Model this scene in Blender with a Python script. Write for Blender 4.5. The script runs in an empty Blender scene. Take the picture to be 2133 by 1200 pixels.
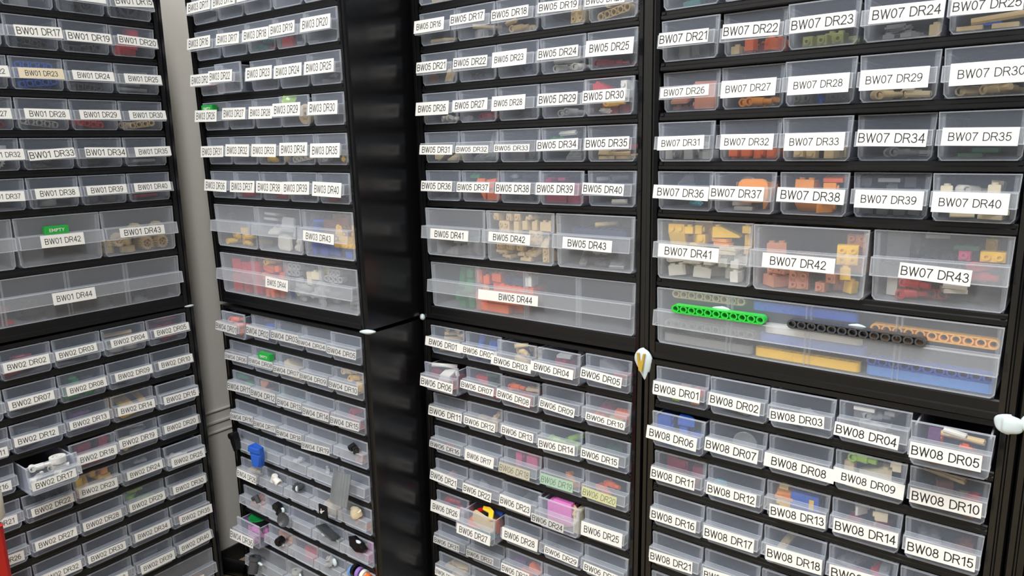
import bpy, math, random
import numpy as np
from mathutils import Matrix, Vector

random.seed(7)
scene = bpy.context.scene
COL = scene.collection
HZ = 0.7095                       # camera height above the floor

# ---------------------------------------------------------------- camera
F_PX, PITCH, ROLL = 1499.15, 0.19882, -0.01931
cam_d = bpy.data.cameras.new('camera')
cam_d.sensor_width = 36.0
cam_d.lens = F_PX / 2133.0 * 36.0
cam_d.clip_start = 0.02
cam = bpy.data.objects.new('camera', cam_d)
COL.objects.link(cam)
_r0 = Vector((1, 0, 0))
_d0 = Vector((0, -math.sin(PITCH), -math.cos(PITCH)))
_f0 = Vector((0, math.cos(PITCH), -math.sin(PITCH)))
_c, _s = math.cos(ROLL), math.sin(ROLL)
_r1 = _r0 * _c - _d0 * _s
_d1 = _r0 * _s + _d0 * _c
m = Matrix.Identity(4)
for i in range(3):
    m[i][0], m[i][1], m[i][2] = _r1[i], -_d1[i], -_f0[i]
m[2][3] = HZ
cam.matrix_world = m
scene.camera = cam

# ---------------------------------------------------------------- light
scene.view_settings.view_transform = 'Standard'
scene.view_settings.look = 'None'
scene.view_settings.gamma = 1.0
scene.view_settings.use_curve_mapping = False
scene.view_settings.exposure = -0.14
scene.cycles.transparent_max_bounces = 40
scene.cycles.max_bounces = 7
scene.cycles.use_denoising = True
scene.cycles.denoising_input_passes = 'RGB_ALBEDO'
scene.cycles.denoising_prefilter = 'ACCURATE'

world = bpy.data.worlds.new('world')
scene.world = world
world.use_nodes = True
world.node_tree.nodes['Background'].inputs[0].default_value = (0.86, 0.92, 1.0, 1)
world.node_tree.nodes['Background'].inputs[1].default_value = 0.17


def tube_light(name, loc, length, width, power, yaw, color=(1.0, 0.995, 0.985)):
    l = bpy.data.lights.new(name, 'AREA')
    l.shape = 'RECTANGLE'
    l.size, l.size_y = length, width
    l.energy = power
    l.color = color
    o = bpy.data.objects.new(name, l)
    o.location = loc
    o.rotation_euler = (0, 0, yaw)
    COL.objects.link(o)
    return o


tube_light('ceiling_tube_light', (0.12, -0.45, 2.30), 0.14, 1.2, 40.0, 0.373)
tube_light('ceiling_tube_light', (-1.45, -0.75, 2.30), 1.4, 0.16, 70.0, 0.927)

# ---------------------------------------------------------------- materials


def lin(c):
    return tuple(((x / 255.0) / 12.92 if x / 255.0 <= 0.04045 else ((x / 255.0 + 0.055) / 1.055) ** 2.4) for x in c)


def mat(name, rgb, rough=0.5, noise=0.06, scale=60.0, bump=0.0, spec=0.5, coat=0.0):
    M = bpy.data.materials.new(name)
    M.use_nodes = True
    nt = M.node_tree
    b = nt.nodes['Principled BSDF']
    col = lin(rgb)
    tc = nt.nodes.new('ShaderNodeTexCoord')
    nz = nt.nodes.new('ShaderNodeTexNoise')
    nz.inputs['Scale'].default_value = scale
    nz.inputs['Detail'].default_value = 3.0
    nt.links.new(tc.outputs['Object'], nz.inputs['Vector'])
    rp = nt.nodes.new('ShaderNodeMapRange')
    rp.inputs['To Min'].default_value = max(0.02, rough - noise)
    rp.inputs['To Max'].default_value = min(1.0, rough + noise)
    nt.links.new(nz.outputs['Fac'], rp.inputs['Value'])
    nt.links.new(rp.outputs['Result'], b.inputs['Roughness'])
    mx = nt.nodes.new('ShaderNodeMix')
    mx.data_type = 'RGBA'
    mx.inputs['A'].default_value = tuple(x * (1 - noise) for x in col) + (1,)
    mx.inputs['B'].default_value = tuple(min(1, x * (1 + noise)) for x in col) + (1,)
    nt.links.new(nz.outputs['Fac'], mx.inputs['Factor'])
    nt.links.new(mx.outputs['Result'], b.inputs['Base Color'])
    b.inputs['Specular IOR Level'].default_value = spec
    b.inputs['Coat Weight'].default_value = coat
    if bump:
        bp = nt.nodes.new('ShaderNodeBump')
        bp.inputs['Strength'].default_value = bump
        bp.inputs['Distance'].default_value = 0.002
        nt.links.new(nz.outputs['Fac'], bp.inputs['Height'])
        nt.links.new(bp.outputs['Normal'], b.inputs['Normal'])
    return M


def clear_mat(name, rgb, fac, edge, rough=0.3, tint=(1, 1, 1)):
    """cloudy clear moulded plastic: mostly see-through, hazier where light crosses it at a slant"""
    M = bpy.data.materials.new(name)
    M.use_nodes = True
    nt = M.node_tree
    for n in list(nt.nodes):
        if n.type != 'OUTPUT_MATERIAL':
            nt.nodes.remove(n)
    out = [n for n in nt.nodes if n.type == 'OUTPUT_MATERIAL'][0]
    tr = nt.nodes.new('ShaderNodeBsdfTransparent')
    tr.inputs[0].default_value = tuple(tint) + (1,)
    pr = nt.nodes.new('ShaderNodeBsdfPrincipled')
    pr.inputs['Base Color'].default_value = tuple(lin(rgb)) + (1,)
    pr.inputs['Roughness'].default_value = rough
    tl = nt.nodes.new('ShaderNodeBsdfTranslucent')
    tl.inputs[0].default_value = tuple(lin(rgb)) + (1,)
    m1 = nt.nodes.new('ShaderNodeMixShader')
    m1.inputs[0].default_value = 0.15
    nt.links.new(pr.outputs[0], m1.inputs[1])
    nt.links.new(tl.outputs[0], m1.inputs[2])
    lw = nt.nodes.new('ShaderNodeLayerWeight')
    lw.inputs[0].default_value = 0.25
    tc = nt.nodes.new('ShaderNodeTexCoord')
    nz = nt.nodes.new('ShaderNodeTexNoise')
    nz.inputs['Scale'].default_value = 14.0
    nz.inputs['Detail'].default_value = 2.0
    nt.links.new(tc.outputs['Object'], nz.inputs['Vector'])
    r2 = nt.nodes.new('ShaderNodeMapRange')
    r2.inputs['To Min'].default_value = fac * 0.9
    r2.inputs['To Max'].default_value = fac * 1.1
    nt.links.new(nz.outputs['Fac'], r2.inputs['Value'])
    ma = nt.nodes.new('ShaderNodeMath')
    ma.operation = 'MULTIPLY_ADD'
    ma.inputs[1].default_value = edge
    ma.use_clamp = True
    nt.links.new(lw.outputs['Facing'], ma.inputs[0])
    nt.links.new(r2.outputs['Result'], ma.inputs[2])
    m2 = nt.nodes.new('ShaderNodeMixShader')
    nt.links.new(ma.outputs[0], m2.inputs[0])
    nt.links.new(tr.outputs[0], m2.inputs[1])
    nt.links.new(m1.outputs[0], m2.inputs[2])
    nt.links.new(m2.outputs[0], out.inputs['Surface'])
    return M


M_BLACK = mat('black_cabinet_plastic', (13, 14, 17), 0.40, 0.05, 40.0, 0.03, 0.4)
M_SIDE = mat('glossy_black_panel', (16, 16, 18), 0.2, 0.04, 18.0, 0.10)
M_SHELF = mat('black_shelf_plastic', (12, 13, 16), 0.44, 0.05, 40.0, 0.03, 0.4)
M_CLEAR = clear_mat('cloudy_drawer_plastic', (220, 231, 250), 0.085, 0.30)
M_CLEAR_BIG = clear_mat('thick_cloudy_drawer_plastic', (230, 236, 246), 0.125, 0.26)
M_EDGE = clear_mat('cloudy_plastic_edge', (232, 238, 246), 0.27, 0.25)
M_RIB = clear_mat('cloudy_plastic_corner', (232, 238, 246), 0.13, 0.22)
M_PAPER = mat('white_label_tape', (240, 240, 236), 0.55, 0.02, 30.0)
M_PAPER_CREAM = mat('cream_label_tape', (228, 216, 190), 0.6, 0.02, 30.0)
M_PAPER_BEIGE = mat('pale_beige_paper', (196, 192, 172), 0.7, 0.03, 30.0)
M_PAPER_MINT = mat('pale_green_paper', (168, 200, 176), 0.7, 0.03, 30.0)
M_PAPER_LIME = mat('pale_yellow_paper', (205, 208, 160), 0.7, 0.03, 30.0)
M_TAPE = mat('matt_clear_label_tape', (205, 206, 206), 0.5, 0.03, 30.0)
M_INK = mat('black_label_ink', (38, 36, 36), 0.5, 0.03)
M_PENCIL = mat('grey_handwriting', (88, 90, 86), 0.6, 0.03)
M_PUTTY = mat('pale_blue_white_putty', (214, 228, 232), 0.6, 0.04, 80.0, 0.25)
M_WALL = mat('off_white_painted_wall', (226, 223, 216), 0.7, 0.03, 60.0, 0.05)
M_FLOOR = mat('beige_floor', (176, 160, 128), 0.5, 0.08, 14.0, 0.05)
M_BASE = mat('dark_skirting', (30, 29, 28), 0.5, 0.05)

RGB = dict(tan=(224, 200, 152), yellow=(252, 206, 52), lightyellow=(244, 222, 122), orange=(250, 118, 48), brightorange=(250, 160, 46), amber=(250, 184, 66),
           red=(196, 28, 34), darkred=(140, 24, 46), magenta=(150, 40, 80), blue=(44, 96, 196), lightblue=(96, 152, 224),
           navy=(46, 56, 84), green=(22, 130, 62), brightgreen=(52, 214, 76), taggreen=(40, 176, 70), lime=(160, 204, 60), darkgrey=(74, 76, 79),
           grey=(140, 143, 145), lightgrey=(176, 178, 178), white=(236, 234, 226), cream=(236, 222, 188), black=(17, 17, 18),
           pink=(232, 128, 204), rose=(206, 82, 126), salmon=(226, 154, 126), nougat=(206, 138, 96), brown=(112, 66, 44),
           purple=(104, 58, 118), lavender=(152, 120, 196), teal=(40, 124, 120), cyan=(92, 184, 204), darkgreen=(34, 84, 62), olive=(168, 174, 104))
WORDS = dict(amber='orange-yellow', lightyellow='pale yellow', brightorange='bright orange', darkred='dark red', lightblue='light blue', brightgreen='bright green',
             darkgrey='dark grey', lightgrey='light grey', darkgreen='dark green')
MATS = {}


def cmat(c):
    if c not in MATS:
        if c == 'clear':
            MATS[c] = clear_mat('clear_toy_plastic', (225, 230, 235), 0.25, 0.4, 0.12)
        elif c == 'smoke':
            MATS[c] = clear_mat('smoky_clear_plastic', (150, 156, 158), 0.6, 0.2, 0.12)
        else:
            MATS[c] = mat(c + '_toy_plastic', RGB[c], 0.28, 0.03, 50.0)
    return MATS[c]


# ---------------------------------------------------------------- mesh helper
class MB:
    def __init__(self):
        self.v, self.f, self.mi = [], [], []

    def add(self, vs, fs, mi=0):
        o = len(self.v)
        self.v += [tuple(x) for x in vs]
        for f in fs:
            self.f.append([i + o for i in f])
            self.mi.append(mi)
        return self

    def box(self, x0, x1, y0, y1, z0, z1, mi=0):
        return self.hexa([(x0, y0, z0), (x1, y0, z0), (x1, y1, z0), (x0, y1, z0),
                          (x0, y0, z1), (x1, y0, z1), (x1, y1, z1), (x0, y1, z1)], mi)

    def hexa(self, p, mi=0):
        return self.add(p, [(3, 2, 1, 0), (4, 5, 6, 7), (0, 1, 5, 4), (1, 2, 6, 5), (2, 3, 7, 6), (3, 0, 4, 7)], mi)

    def prism(self, poly, axis, a, b, mi=0):
        """extrude a 2-D outline along an axis; the outline is given in the two other axes in xyz order"""
        def pt(p, t):
            q = list(p)
            q.insert(axis, t)
            return q
        n = len(poly)
        vs = [pt(p, a) for p in poly] + [pt(p, b) for p in poly]
        fs = [tuple(range(n))[::-1], tuple(range(n, 2 * n))]
        for i in range(n):
            j = (i + 1) % n
            fs.append((i, j, n + j, n + i))
        return self.add(vs, fs, mi)

    def disc(self, cx, cy, r, axis, a, b, n=14, mi=0):
        return self.prism([(cx + r * math.cos(2 * math.pi * i / n), cy + r * math.sin(2 * math.pi * i / n)) for i in range(n)], axis, a, b, mi)

    def ring(self, cx, cy, r0, r1, axis, a, b, n=16, mi=0):
        def pt(r, i, t):
            q = [cx + r * math.cos(2 * math.pi * i / n), cy + r * math.sin(2 * math.pi * i / n)]
            q.insert(axis, t)
            return q
        vs, fs = [], []
        for i in range(n):
            vs += [pt(r0, i, a), pt(r1, i, a), pt(r1, i, b), pt(r0, i, b)]
        for i in range(n):
            j = (i + 1) % n
            for k in range(4):
                l = (k + 1) % 4
                fs.append((4 * i + k, 4 * j + k, 4 * j + l, 4 * i + l))
        return self.add(vs, fs, mi)

    def lathe(self, prof, n=16, mi=0):
        """(r, z) outline turned about z"""
        vs, fs = [], []
        for r, z in prof:
            for i in range(n):
                vs.append((r * math.cos(2 * math.pi * i / n), r * math.sin(2 * math.pi * i / n), z))
        for k in range(len(prof) - 1):
            for i in range(n):
                j = (i + 1) % n
                fs.append((k * n + i, k * n + j, (k + 1) * n + j, (k + 1) * n + i))
        fs.append(tuple(range(n))[::-1])
        fs.append(tuple(range((len(prof) - 1) * n, len(prof) * n)))
        return self.add(vs, fs, mi)

    def tf(self, M):
        self.v = [tuple(M @ Vector(x)) for x in self.v]
        return self

    def mesh(self, name, mats, smooth=False):
        me = bpy.data.meshes.new(name)
        me.from_pydata(self.v, [], self.f)
        for mm in mats:
            me.materials.append(mm)
        for p, i in zip(me.polygons, self.mi):
            p.material_index = i
            p.use_smooth = smooth
        me.update()
        import bmesh
        bm = bmesh.new()
        bm.from_mesh(me)
        bmesh.ops.recalc_face_normals(bm, faces=bm.faces)
        bm.to_mesh(me)
        bm.free()
        return me


def link(name, me, parent=None, loc=None, M=None):
    o = bpy.data.objects.new(name, me)
    COL.objects.link(o)
    if parent is not None:
        o.parent = parent
    if loc is not None:
        o.location = loc
    if M is not None:
        o.matrix_world = M
    return o


def tag(o, label, cat, group=None):
    o['label'] = label
    o['category'] = cat
    if group:
        o['group'] = group
    return o


def struct(o):
    o['kind'] = 'structure'
    return o


# ---------------------------------------------------------------- cabinet layout (metres)
W = 0.28                       # clear width of a cabinet
PS, HS = 0.04407, 0.03482      # small row pitch, small drawer height
PM, HM, HL = 0.06619, 0.0560, 0.05437
GT, GB = 0.00088, 0.00236      # side gap at the top and the bottom of a drawer front
POST = 0.0123
TOPB, BOTB = -0.0058, 0.4892   # top and bottom edge of the cabinet shell
DEPTH = 0.15
POSE = [(-0.92966, 0.0088, -0.00055, -0.60982, 0.72664, 0.27995), (-0.93323, 0.00181, -0.00446, -0.61143, 0.73011, -0.21868),
        (0.64242, 0.01619, 0.00123, -0.40536, 0.97639, 0.27929), (0.64559, -0.00451, -0.00169, -0.40132, 0.98351, -0.22061),
        (0.65116, -0.00372, -0.00521, -0.10104, 0.87101, 0.27855), (0.64914, -0.01036, -0.00038, -0.10238, 0.86752, -0.21916),
        (0.68207, 0.00462, -0.00234, 0.13707, 0.67795, 0.28022), (0.66144, -0.00709, -0.00219, 0.13921, 0.67456, -0.21609)]


def pose(k):
    yaw, ti, rl, x, y, z = POSE[k - 1]
    R = Matrix.Rotation(-yaw, 4, 'Z') @ Matrix.Rotation(ti, 4, 'X') @ Matrix.Rotation(rl, 4, 'Y')
    return Matrix.Translation((x, y, z + HZ)) @ R


def rowv(r):
    return min(r, 8) * PS + (PM if r > 8 else 0)


def rowh(r):
    return HS if r < 8 else HM if r == 8 else HL


def cell(dr):
    i = dr - 1
    if i < 40:
        return i // 5, i % 5, 5
    if i < 43:
        return 8, i - 40, 3
    return 9, 0, 1


# label strips: drawer:left,right,top-left,top-right,height in mm within the drawer front
LABELS = {
    1:'14:15.4,52.6,9.1,8.9,13.1 15:6.3,52.9,9.6,5.3,13.6 18:8.1,56,11.9,10,12 19:3.9,53.4,12.1,11.8,11.4 20:5.9,53.5,10.9,12.3,10.7 22:12.9,53,13.1,11.4,11.6 23:6,51.6,12.3,11.3,11.5 24:5.4,51.5,11.6,11.3,10.7 25:8,53.7,11.8,11.5,11.3 27:8.5,49.7,12.6,12,11.2 28:6.4,52.4,11.7,11.9,11.2 29:7.6,54.1,12,11.3,10.9 30:8.6,55,11.6,10.6,11.1 32:16.1,56.4,11.7,11.3,11.7 33:3.8,52.1,13.4,10.7,11.3 34:8.3,55.4,10.9,11.7,11.6 35:10.1,55.9,11.8,11,11.7 37:11.4,50.8,12.1,13.2,11 38:5.6,51.6,11.8,11.8,11.5 39:4.5,51.1,12,11.8,10.8 40:4.6,51.3,11.7,11.6,10.8 42:22.7,68.9,21,21.4,13.9 43:17.7,73.9,21.7,22.5,11.4 44:119.7,166.9,22.5,22.5,14',
    2:'2:2.6,49.3,11.9,12,11.4 3:0.2,46.5,12.7,11.8,9.9 4:6.8,52.6,12.3,11.3,10.5 5:5.7,53.3,12.1,11.6,10.2 7:1.3,48.3,12.6,12.5,10.3 8:5.9,51.5,13.6,13.1,10.9 9:6.5,53.4,12.3,12.3,10.7 10:6.4,53.6,11.8,12,10.9 11:8.8,49.6,17.3,18.8,10.6 12:0.8,46.8,12.3,13.4,10.4 13:3.8,49.9,13.2,13.4,9.5 14:4.5,51.4,12.9,14.7,11.1 15:4.8,53.1,14.9,15.6,11 16:5.2,47.7,13,15.4,10.7 17:1.3,47.9,15.5,15.2,9.7 18:4.6,51.4,12.7,13.9,11.6 19:0.5,49.4,11.9,12.8,11.2 20:3.3,51.3,12,12.3,11.1 21:5.7,47.6,11.8,13.7,10.9 22:5.7,51.6,14.2,13.5,10.1 23:3.1,48.8,12,14.4,12.1 24:4.5,51.1,13.1,13,10.8 25:5,52.7,14.6,16,12.5 26:5.9,48,13.2,15.7,11.1 27:4.2,49.8,12.7,13.5,10.5 28:1.2,47.7,13,13.8,10.4 29:2.9,50.5,13.9,14,11.3 30:5.1,52.7,13.2,14.1,11 32:4.5,49.4,12.9,14.1,11.1 33:0.9,47.2,13.9,14.6,10.1 34:3.7,51.1,11.8,12.8,11.4 35:8.3,56.6,14.4,16.2,12 38:0,45.3,11.2,13.7,10.2 39:5.4,51.8,14.4,14.3,12.5 40:3.3,51.3,12.6,11,13 43:25.4,71.3,23.2,28.6,12.2',
    3:'11:3.5,56.4,9,8.5,13.5 12:4.7,53.9,9.7,9.2,13 13:2,49.1,9.2,8.5,12.6 16:-4,48.9,7.5,7.6,13.9 17:5.5,53.9,8,9.4,13.4 18:5,56.6,9.2,9.7,13.6 19:1.3,48.3,8.5,7.9,13.2 20:3.6,53.8,8,8.1,14.7 21:-6,42.6,8.2,8.7,14.3 22:-1.1,50.4,8.2,9.3,13.6 23:3.2,55.4,8.2,8.2,15.1 24:3.8,54.3,10,9.4,14.3 25:3.1,53.1,9.7,9.4,14 26:-5.8,45,8.9,9.8,14.7 27:1.6,51.9,8.3,9.5,14.1 28:2.1,49.2,9.3,10.2,14.4 29:-1.3,50.5,8.1,8.3,14.6 30:3.6,54.1,8.7,9.1,14.4 31:-1.5,51,11.1,10.8,14.2 32:0.3,51.6,9.2,9.9,15 33:1.3,50.9,9.6,10.3,15.2 34:0.9,52.9,9.1,9,15.1 35:2.1,53.1,10.6,10.6,15.7 36:-1.6,50.1,10.4,11.3,14.6 37:2.1,55.2,11.1,10.7,14.4 38:1.9,54.3,10.6,11.1,14.3 39:-0.1,50.7,10.7,9.8,14.8 40:0.5,51,9.4,10.3,16.2 43:13,69,23.3,25.1,12 44:114.3,160.6,21.1,22.8,13.9',
    4:'1:-0.6,49.6,13,14,11.9 2:0.7,51.8,13.1,13.7,12.8 3:-0.2,56.9,12.8,12.2,11.2 4:-0.7,54.2,15.9,15.6,8 5:4,55.7,15.1,15.4,9.5 6:1.2,53.5,15.9,14.7,9 7:3.4,56.8,12.9,12.8,9 8:1.5,56.6,15.1,13.6,9.3 9:1.6,53.3,15,14.6,8.9 10:1.8,54.6,15,14.8,9.4 11:0.1,55.7,14.4,11.8,12 12:0.9,56.6,13.3,12.6,11.6 13:4.2,55,15.2,13.9,10.7 14:2.8,54.4,16.3,14.9,10.8 15:0.5,53.3,16.8,15.1,10.4 16:-0,54.7,17.1,12.3,9.8 17:1.1,50.7,15.3,12.8,10 18:-2.5,50.1,16.5,13.8,10 19:-5.3,50.7,21.1,17.2,9.7 26:3.4,50.7,14,14.1,12.2 36:-4.2,52.7,16.7,14.5,13.8',
    5:'16:-0.1,45.8,8.3,8.3,13.9 17:-1.1,47.8,8.3,8.1,11.2 18:0.9,48.7,10.5,10.6,11 19:4.4,51.9,10.6,12.1,10.3 20:3.2,46,11.8,12.9,9.8 21:0.8,47.5,9.6,9.6,12 22:1.2,49.8,9.6,10.1,11.5 23:0.7,45.7,8.9,8.5,15.6 24:3.7,51.8,11,10.9,10.8 25:4.2,55.6,8.6,9.6,15 26:-2,49.3,10.1,10.3,14.9 27:-1,49.2,10.6,10.1,12.5 28:-0.8,43.5,9.7,9.5,15.1 29:2.9,50.5,10.4,10.7,12.1 30:4,50.6,11.3,11.1,11.5 31:0.8,52.4,14.2,14.9,11 32:1.1,48.4,16,16.5,8.3 33:0.4,47.7,15.9,16.2,7.9 34:0.7,51.1,12.6,11.4,11.1 35:3,52.1,11.6,11.2,11.6 36:1,49.9,11.6,11.8,11.7 37:0.7,48.4,12.8,12.6,10.9 38:1,48.3,12.2,12.3,12.2 39:2.7,49.7,11.6,11.4,12.4 40:-0.3,46.7,11.2,12.5,11.1 41:16.6,75.5,22.8,23.2,12 42:11.2,68,22.1,23,11.1 43:14.9,72.8,22.5,23.6,11.7 44:82.7,166.7,24.2,23.6,11.4',
    6:'1:-0.3,57.8,12.4,13.9,11 2:0.8,55.9,14.4,15.5,9.8 3:-0.8,54.9,16.1,18,10.1 4:-2.2,52.7,13.5,15.1,10.4 5:0.5,49.4,13.1,15.8,10.6 6:2.2,55.4,15.3,16.4,11.9 7:-0.7,50.5,14.4,15.8,9.5 8:2.2,49.6,12.9,15.7,10.3 9:3.7,49.5,13.7,16.6,9.9 10:7.1,53.7,16.8,18.1,8.4 11:0.5,55.7,14.1,14.1,11.7 12:3.5,51.3,14.8,15.5,10.2 13:4.3,50.2,13.5,14.6,10.5 14:3.3,51.1,15.7,13.5,10.8 15:1.3,47,14.4,15,10.4 16:0,52.1,16.2,16.7,8.6 17:4.1,49.1,13.2,14.1,13.1 18:0.7,45.6,16,16,11.6 19:2.9,46.3,15.2,14.7,11.8 20:2.7,45.1,14.8,15.7,10.6 21:-0.4,45.2,12.1,13.9,12.7 22:-1.4,43.7,15.3,16.6,11.8 23:1.8,47.3,12.2,13.1,13.3 24:-2.2,41.6,16.5,17.4,9.8 25:1.9,52.4,11.8,11.1,15.2 26:-1.8,47.8,10.8,9.9,14.7 27:3.3,55.8,15.7,16,12.3 28:3.8,55.8,10.5,10.3,14.4 29:9.3,54.2,13.6,15.1,9.2 30:5.6,51.4,15.4,16.6,9.6 31:0.9,45.4,16.5,15.8,9.2 32:1,44.6,16,14.7,8.5 33:0.8,42.5,15.1,15,10.6 36:2.6,37.6,16.3,17.2,10.8',
    7:'21:2.7,49.2,10.8,11.3,11.4 22:3.7,51.6,9.4,10.8,11.9 23:5.6,53.6,11.6,11.5,12 24:7.3,56,10.7,11.6,12.2 25:3.8,45.5,12.1,13.3,11.1 26:2.6,48.8,13.5,13,9.2 27:4.2,51,11.4,11.3,14.3 28:6.4,52.4,12.2,12.1,14.5 29:3.8,49.8,11.4,11.6,15 30:6.7,55.2,11.5,11.3,15.3 31:4.9,49.5,12.7,11.9,12 32:5.9,51.6,11.8,12.3,13 33:6,52,12.4,12.6,13.8 34:3.2,51.2,10.9,12.2,12.4 35:5.4,51.2,11.2,12.1,12.6 36:1.2,55.2,11.6,12.8,12.2 37:0.7,48.6,11.2,11.9,11.6 38:2,54.7,11.7,13.1,11.5 39:4.8,52.4,12.8,13.2,13.8 40:3,49.9,12.6,13.1,14.7 41:7.2,66.2,21.6,22.6,12.4 42:12.8,71,22.2,22.9,12.2 43:22.4,69.7,22.8,24.9,11.7',
    8:'1:2.3,50.1,12.3,12.3,13 2:3.7,51,11.8,13,11.7 3:3.4,48.6,15.4,13.3,10.2 4:0.6,48.9,15.9,17.8,11.1 5:2.6,49.2,13.5,13.4,12.1 6:-0.2,51.6,12,13.9,12.6 7:0.6,50.7,12.9,14.2,12.4 8:0.4,59.3,13.4,14.6,12.2 9:2.4,55.7,12,13.5,12.3 10:3.4,51.6,14.3,13.7,11.5 11:1.3,47.9,13.5,13.7,11.9 12:3.7,50.9,13.3,13.1,11.3 13:6.7,54.4,17.3,14.3,11.7 14:4.8,54,13.9,12.6,11.8 15:3.8,51.6,13.8,13.4,12.4 16:2.3,50.8,13.3,13.1,11.7 17:2.4,51.1,13.6,12.9,12.7 18:5.9,54.3,13.7,11.9,13.4 19:4.2,58,13.6,10.8,12.1 21:2,48.3,15.2,13.2,12 22:3,48.1,14.7,12.7,12.2',
}
PULL = {(6, 3): .0085, (6, 4): .009, (6, 6): .013, (6, 8): .004, (6, 24): .009, (6, 27): .0175, (6, 23): .0025, (6, 28): .001, (6, 19): -.0015,
        (8, 5): .017, (8, 6): .007, (8, 3): .003, (8, 2): .0015, (7, 22): -.005, (7, 26): -.0055, (7, 37): .004, (7, 41): .002, (7, 36): .002, (7, 43): -.002,
        (5, 41): .004, (5, 42): .003, (5, 43): .0015, (5, 44): -.002, (3, 22): .0125, (3, 29): .004, (4, 1): .008, (4, 2): -.0025, (4, 3): -.002, (4, 4): -.002, (4, 36): .0155,
        (2, 17): .0295, (2, 18): .004, (2, 15): .005, (2, 25): .005, (2, 29): -.003, (2, 23): -.001,
        (7, 42): .005, (7, 39): -.006, (7, 27): -.005, (7, 31): .003, (7, 32): -.0035, (7, 34): -.006, (5, 30): .006, (5, 39): .0045, (6, 14): .003}

# ---------------------------------------------------------------- text glyphs (built-in font), done while the scene is small
_tc = bpy.data.curves.new('lettering', 'FONT')
_to = bpy.data.objects.new('lettering', _tc)
COL.objects.link(_to)
_tc.resolution_u = 3
_cache = {}


def text_shape(s, bold=0.0):
    if (s, bold) in _cache:
        return _cache[(s, bold)]
    _tc.body = s
    _tc.offset = bold
    bpy.context.view_layer.update()
    dg = bpy.context.evaluated_depsgraph_get()
    me = bpy.data.meshes.new_from_object(_to.evaluated_get(dg))
    v = np.array([tuple(x.co)[:2] for x in me.vertices])
    f = [tuple(p.vertices) for p in me.polygons]
    bpy.data.meshes.remove(me)
    lo, hi = v.min(0), v.max(0)
    v = (v - lo) / (hi - lo)
    _cache[(s, bold)] = (v, f, (hi - lo)[0] / (hi - lo)[1])
    return _cache[(s, bold)]


# ---------------------------------------------------------------- plain sans lettering for the label strips, drawn as strokes
def _arc(cx, cy, rx, ry, a0, a1, n=14):
    return [(cx + rx * math.cos(math.radians(a0 + (a1 - a0) * i / n)), cy + ry * math.sin(math.radians(a0 + (a1 - a0) * i / n))) for i in range(n + 1)]


GLYPH = {
    'B': (.64, [[(0, 0), (0, 1)], [(0, 1)] + _arc(.32, .765, .25, .235, 90, -90, 10) + [(0, .53)], [(0, .53)] + _arc(.36, .265, .27, .265, 90, -90, 10) + [(0, 0)]]),
    'W': (.96, [[(0, 1), (.24, 0)], [(.24, 0), (.48, 1)], [(.48, 1), (.72, 0)], [(.72, 0), (.96, 1)]]),
    'D': (.68, [[(0, 0), (0, 1)], [(0, 1)] + _arc(.26, .5, .42, .5, 90, -90) + [(0, 0)]]),
    'R': (.66, [[(0, 0), (0, 1)], [(0, 1)] + _arc(.36, .75, .27, .25, 90, -90, 10) + [(0, .5)], [(.38, .5), (.66, 0)]]),
    '0': (.54, [_arc(.27, .5, .27, .5, 0, 360, 22)]),
    '1': (.40, [[(.32, 0), (.32, 1)], [(.32, 1), (.06, .80)]]),
    '2': (.54, [_arc(.27, .72, .25, .28, 175, -38, 12) + [(.02, .02)], [(0, 0), (.54, 0)]]),
    '3': (.54, [_arc(.26, .755, .22, .245, 160, -90, 12), _arc(.26, .265, .27, .265, 90, -160, 12)]),
    '4': (.56, [[(.42, 0), (.42, 1)], [(.42, 1), (0, .30)], [(0, .29), (.56, .29)]]),
    '5': (.54, [[(.50, 1), (.11, 1)], [(.11, 1), (.05, .50)], _arc(.27, .32, .27, .32, 142, -155, 14)]),
    '6': (.54, [_arc(.27, .31, .27, .31, 0, 360, 20), _arc(.36, .40, .36, .60, 180, 75, 10)]),
    '7': (.54, [[(0, 1), (.54, 1)], [(.54, 1), (.34, .6), (.22, .28), (.18, 0)]]),
    '8': (.54, [_arc(.27, .765, .22, .235, 0, 360, 18), _arc(.27, .265, .27, .265, 0, 360, 20)]),
    '9': (.54, [_arc(.27, .69, .27, .31, 0, 360, 20), _arc(.18, .60, .36, .60, 0, -105, 10)]),
}
_strokes = {}


def stroke_text(s, wt=.115):
    """the lettering as flat quads: points in 0..1 across the cap height, faces, width / height"""
    if (s, wt) in _strokes:
        return _strokes[(s, wt)]
    V, Fc, x = [], [], 0.0
    for ch in s:
        if ch == ' ':
            x += .50
            continue
        w, st = GLYPH[ch]
        for ln in st:
            n = len(ln)
            closed = abs(ln[0][0] - ln[-1][0]) + abs(ln[0][1] - ln[-1][1]) < 1e-6
            o = len(V)
            for i, (px_, py_) in enumerate(ln):
                a = ln[i - 1] if i else (ln[-2] if closed else ln[0])
                b = ln[i + 1] if i < n - 1 else (ln[1] if closed else ln[-1])
                tx, ty = b[0] - a[0], b[1] - a[1]
                L = math.hypot(tx, ty) or 1.0
                tx, ty = tx / L, ty / L
                e = 0.0 if closed else (-wt / 2 if i == 0 else wt / 2 if i == n - 1 else 0.0)
                qx, qy = px_ + tx * e, py_ + ty * e
                V += [(x + qx - ty * wt / 2, qy + tx * wt / 2), (x + qx + ty * wt / 2, qy - tx * wt / 2)]
            for i in range(n - 1):
                Fc.append((o + 2 * i, o + 2 * i + 1, o + 2 * i + 3, o + 2 * i + 2))
        x += w + .20
    v = np.array(V)
    lo, hi = v.min(0), v.max(0)
    r = ((v - lo) / (hi - lo), Fc, (hi - lo)[0] / (hi - lo)[1])
    _strokes[(s, wt)] = r
    return r


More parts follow.
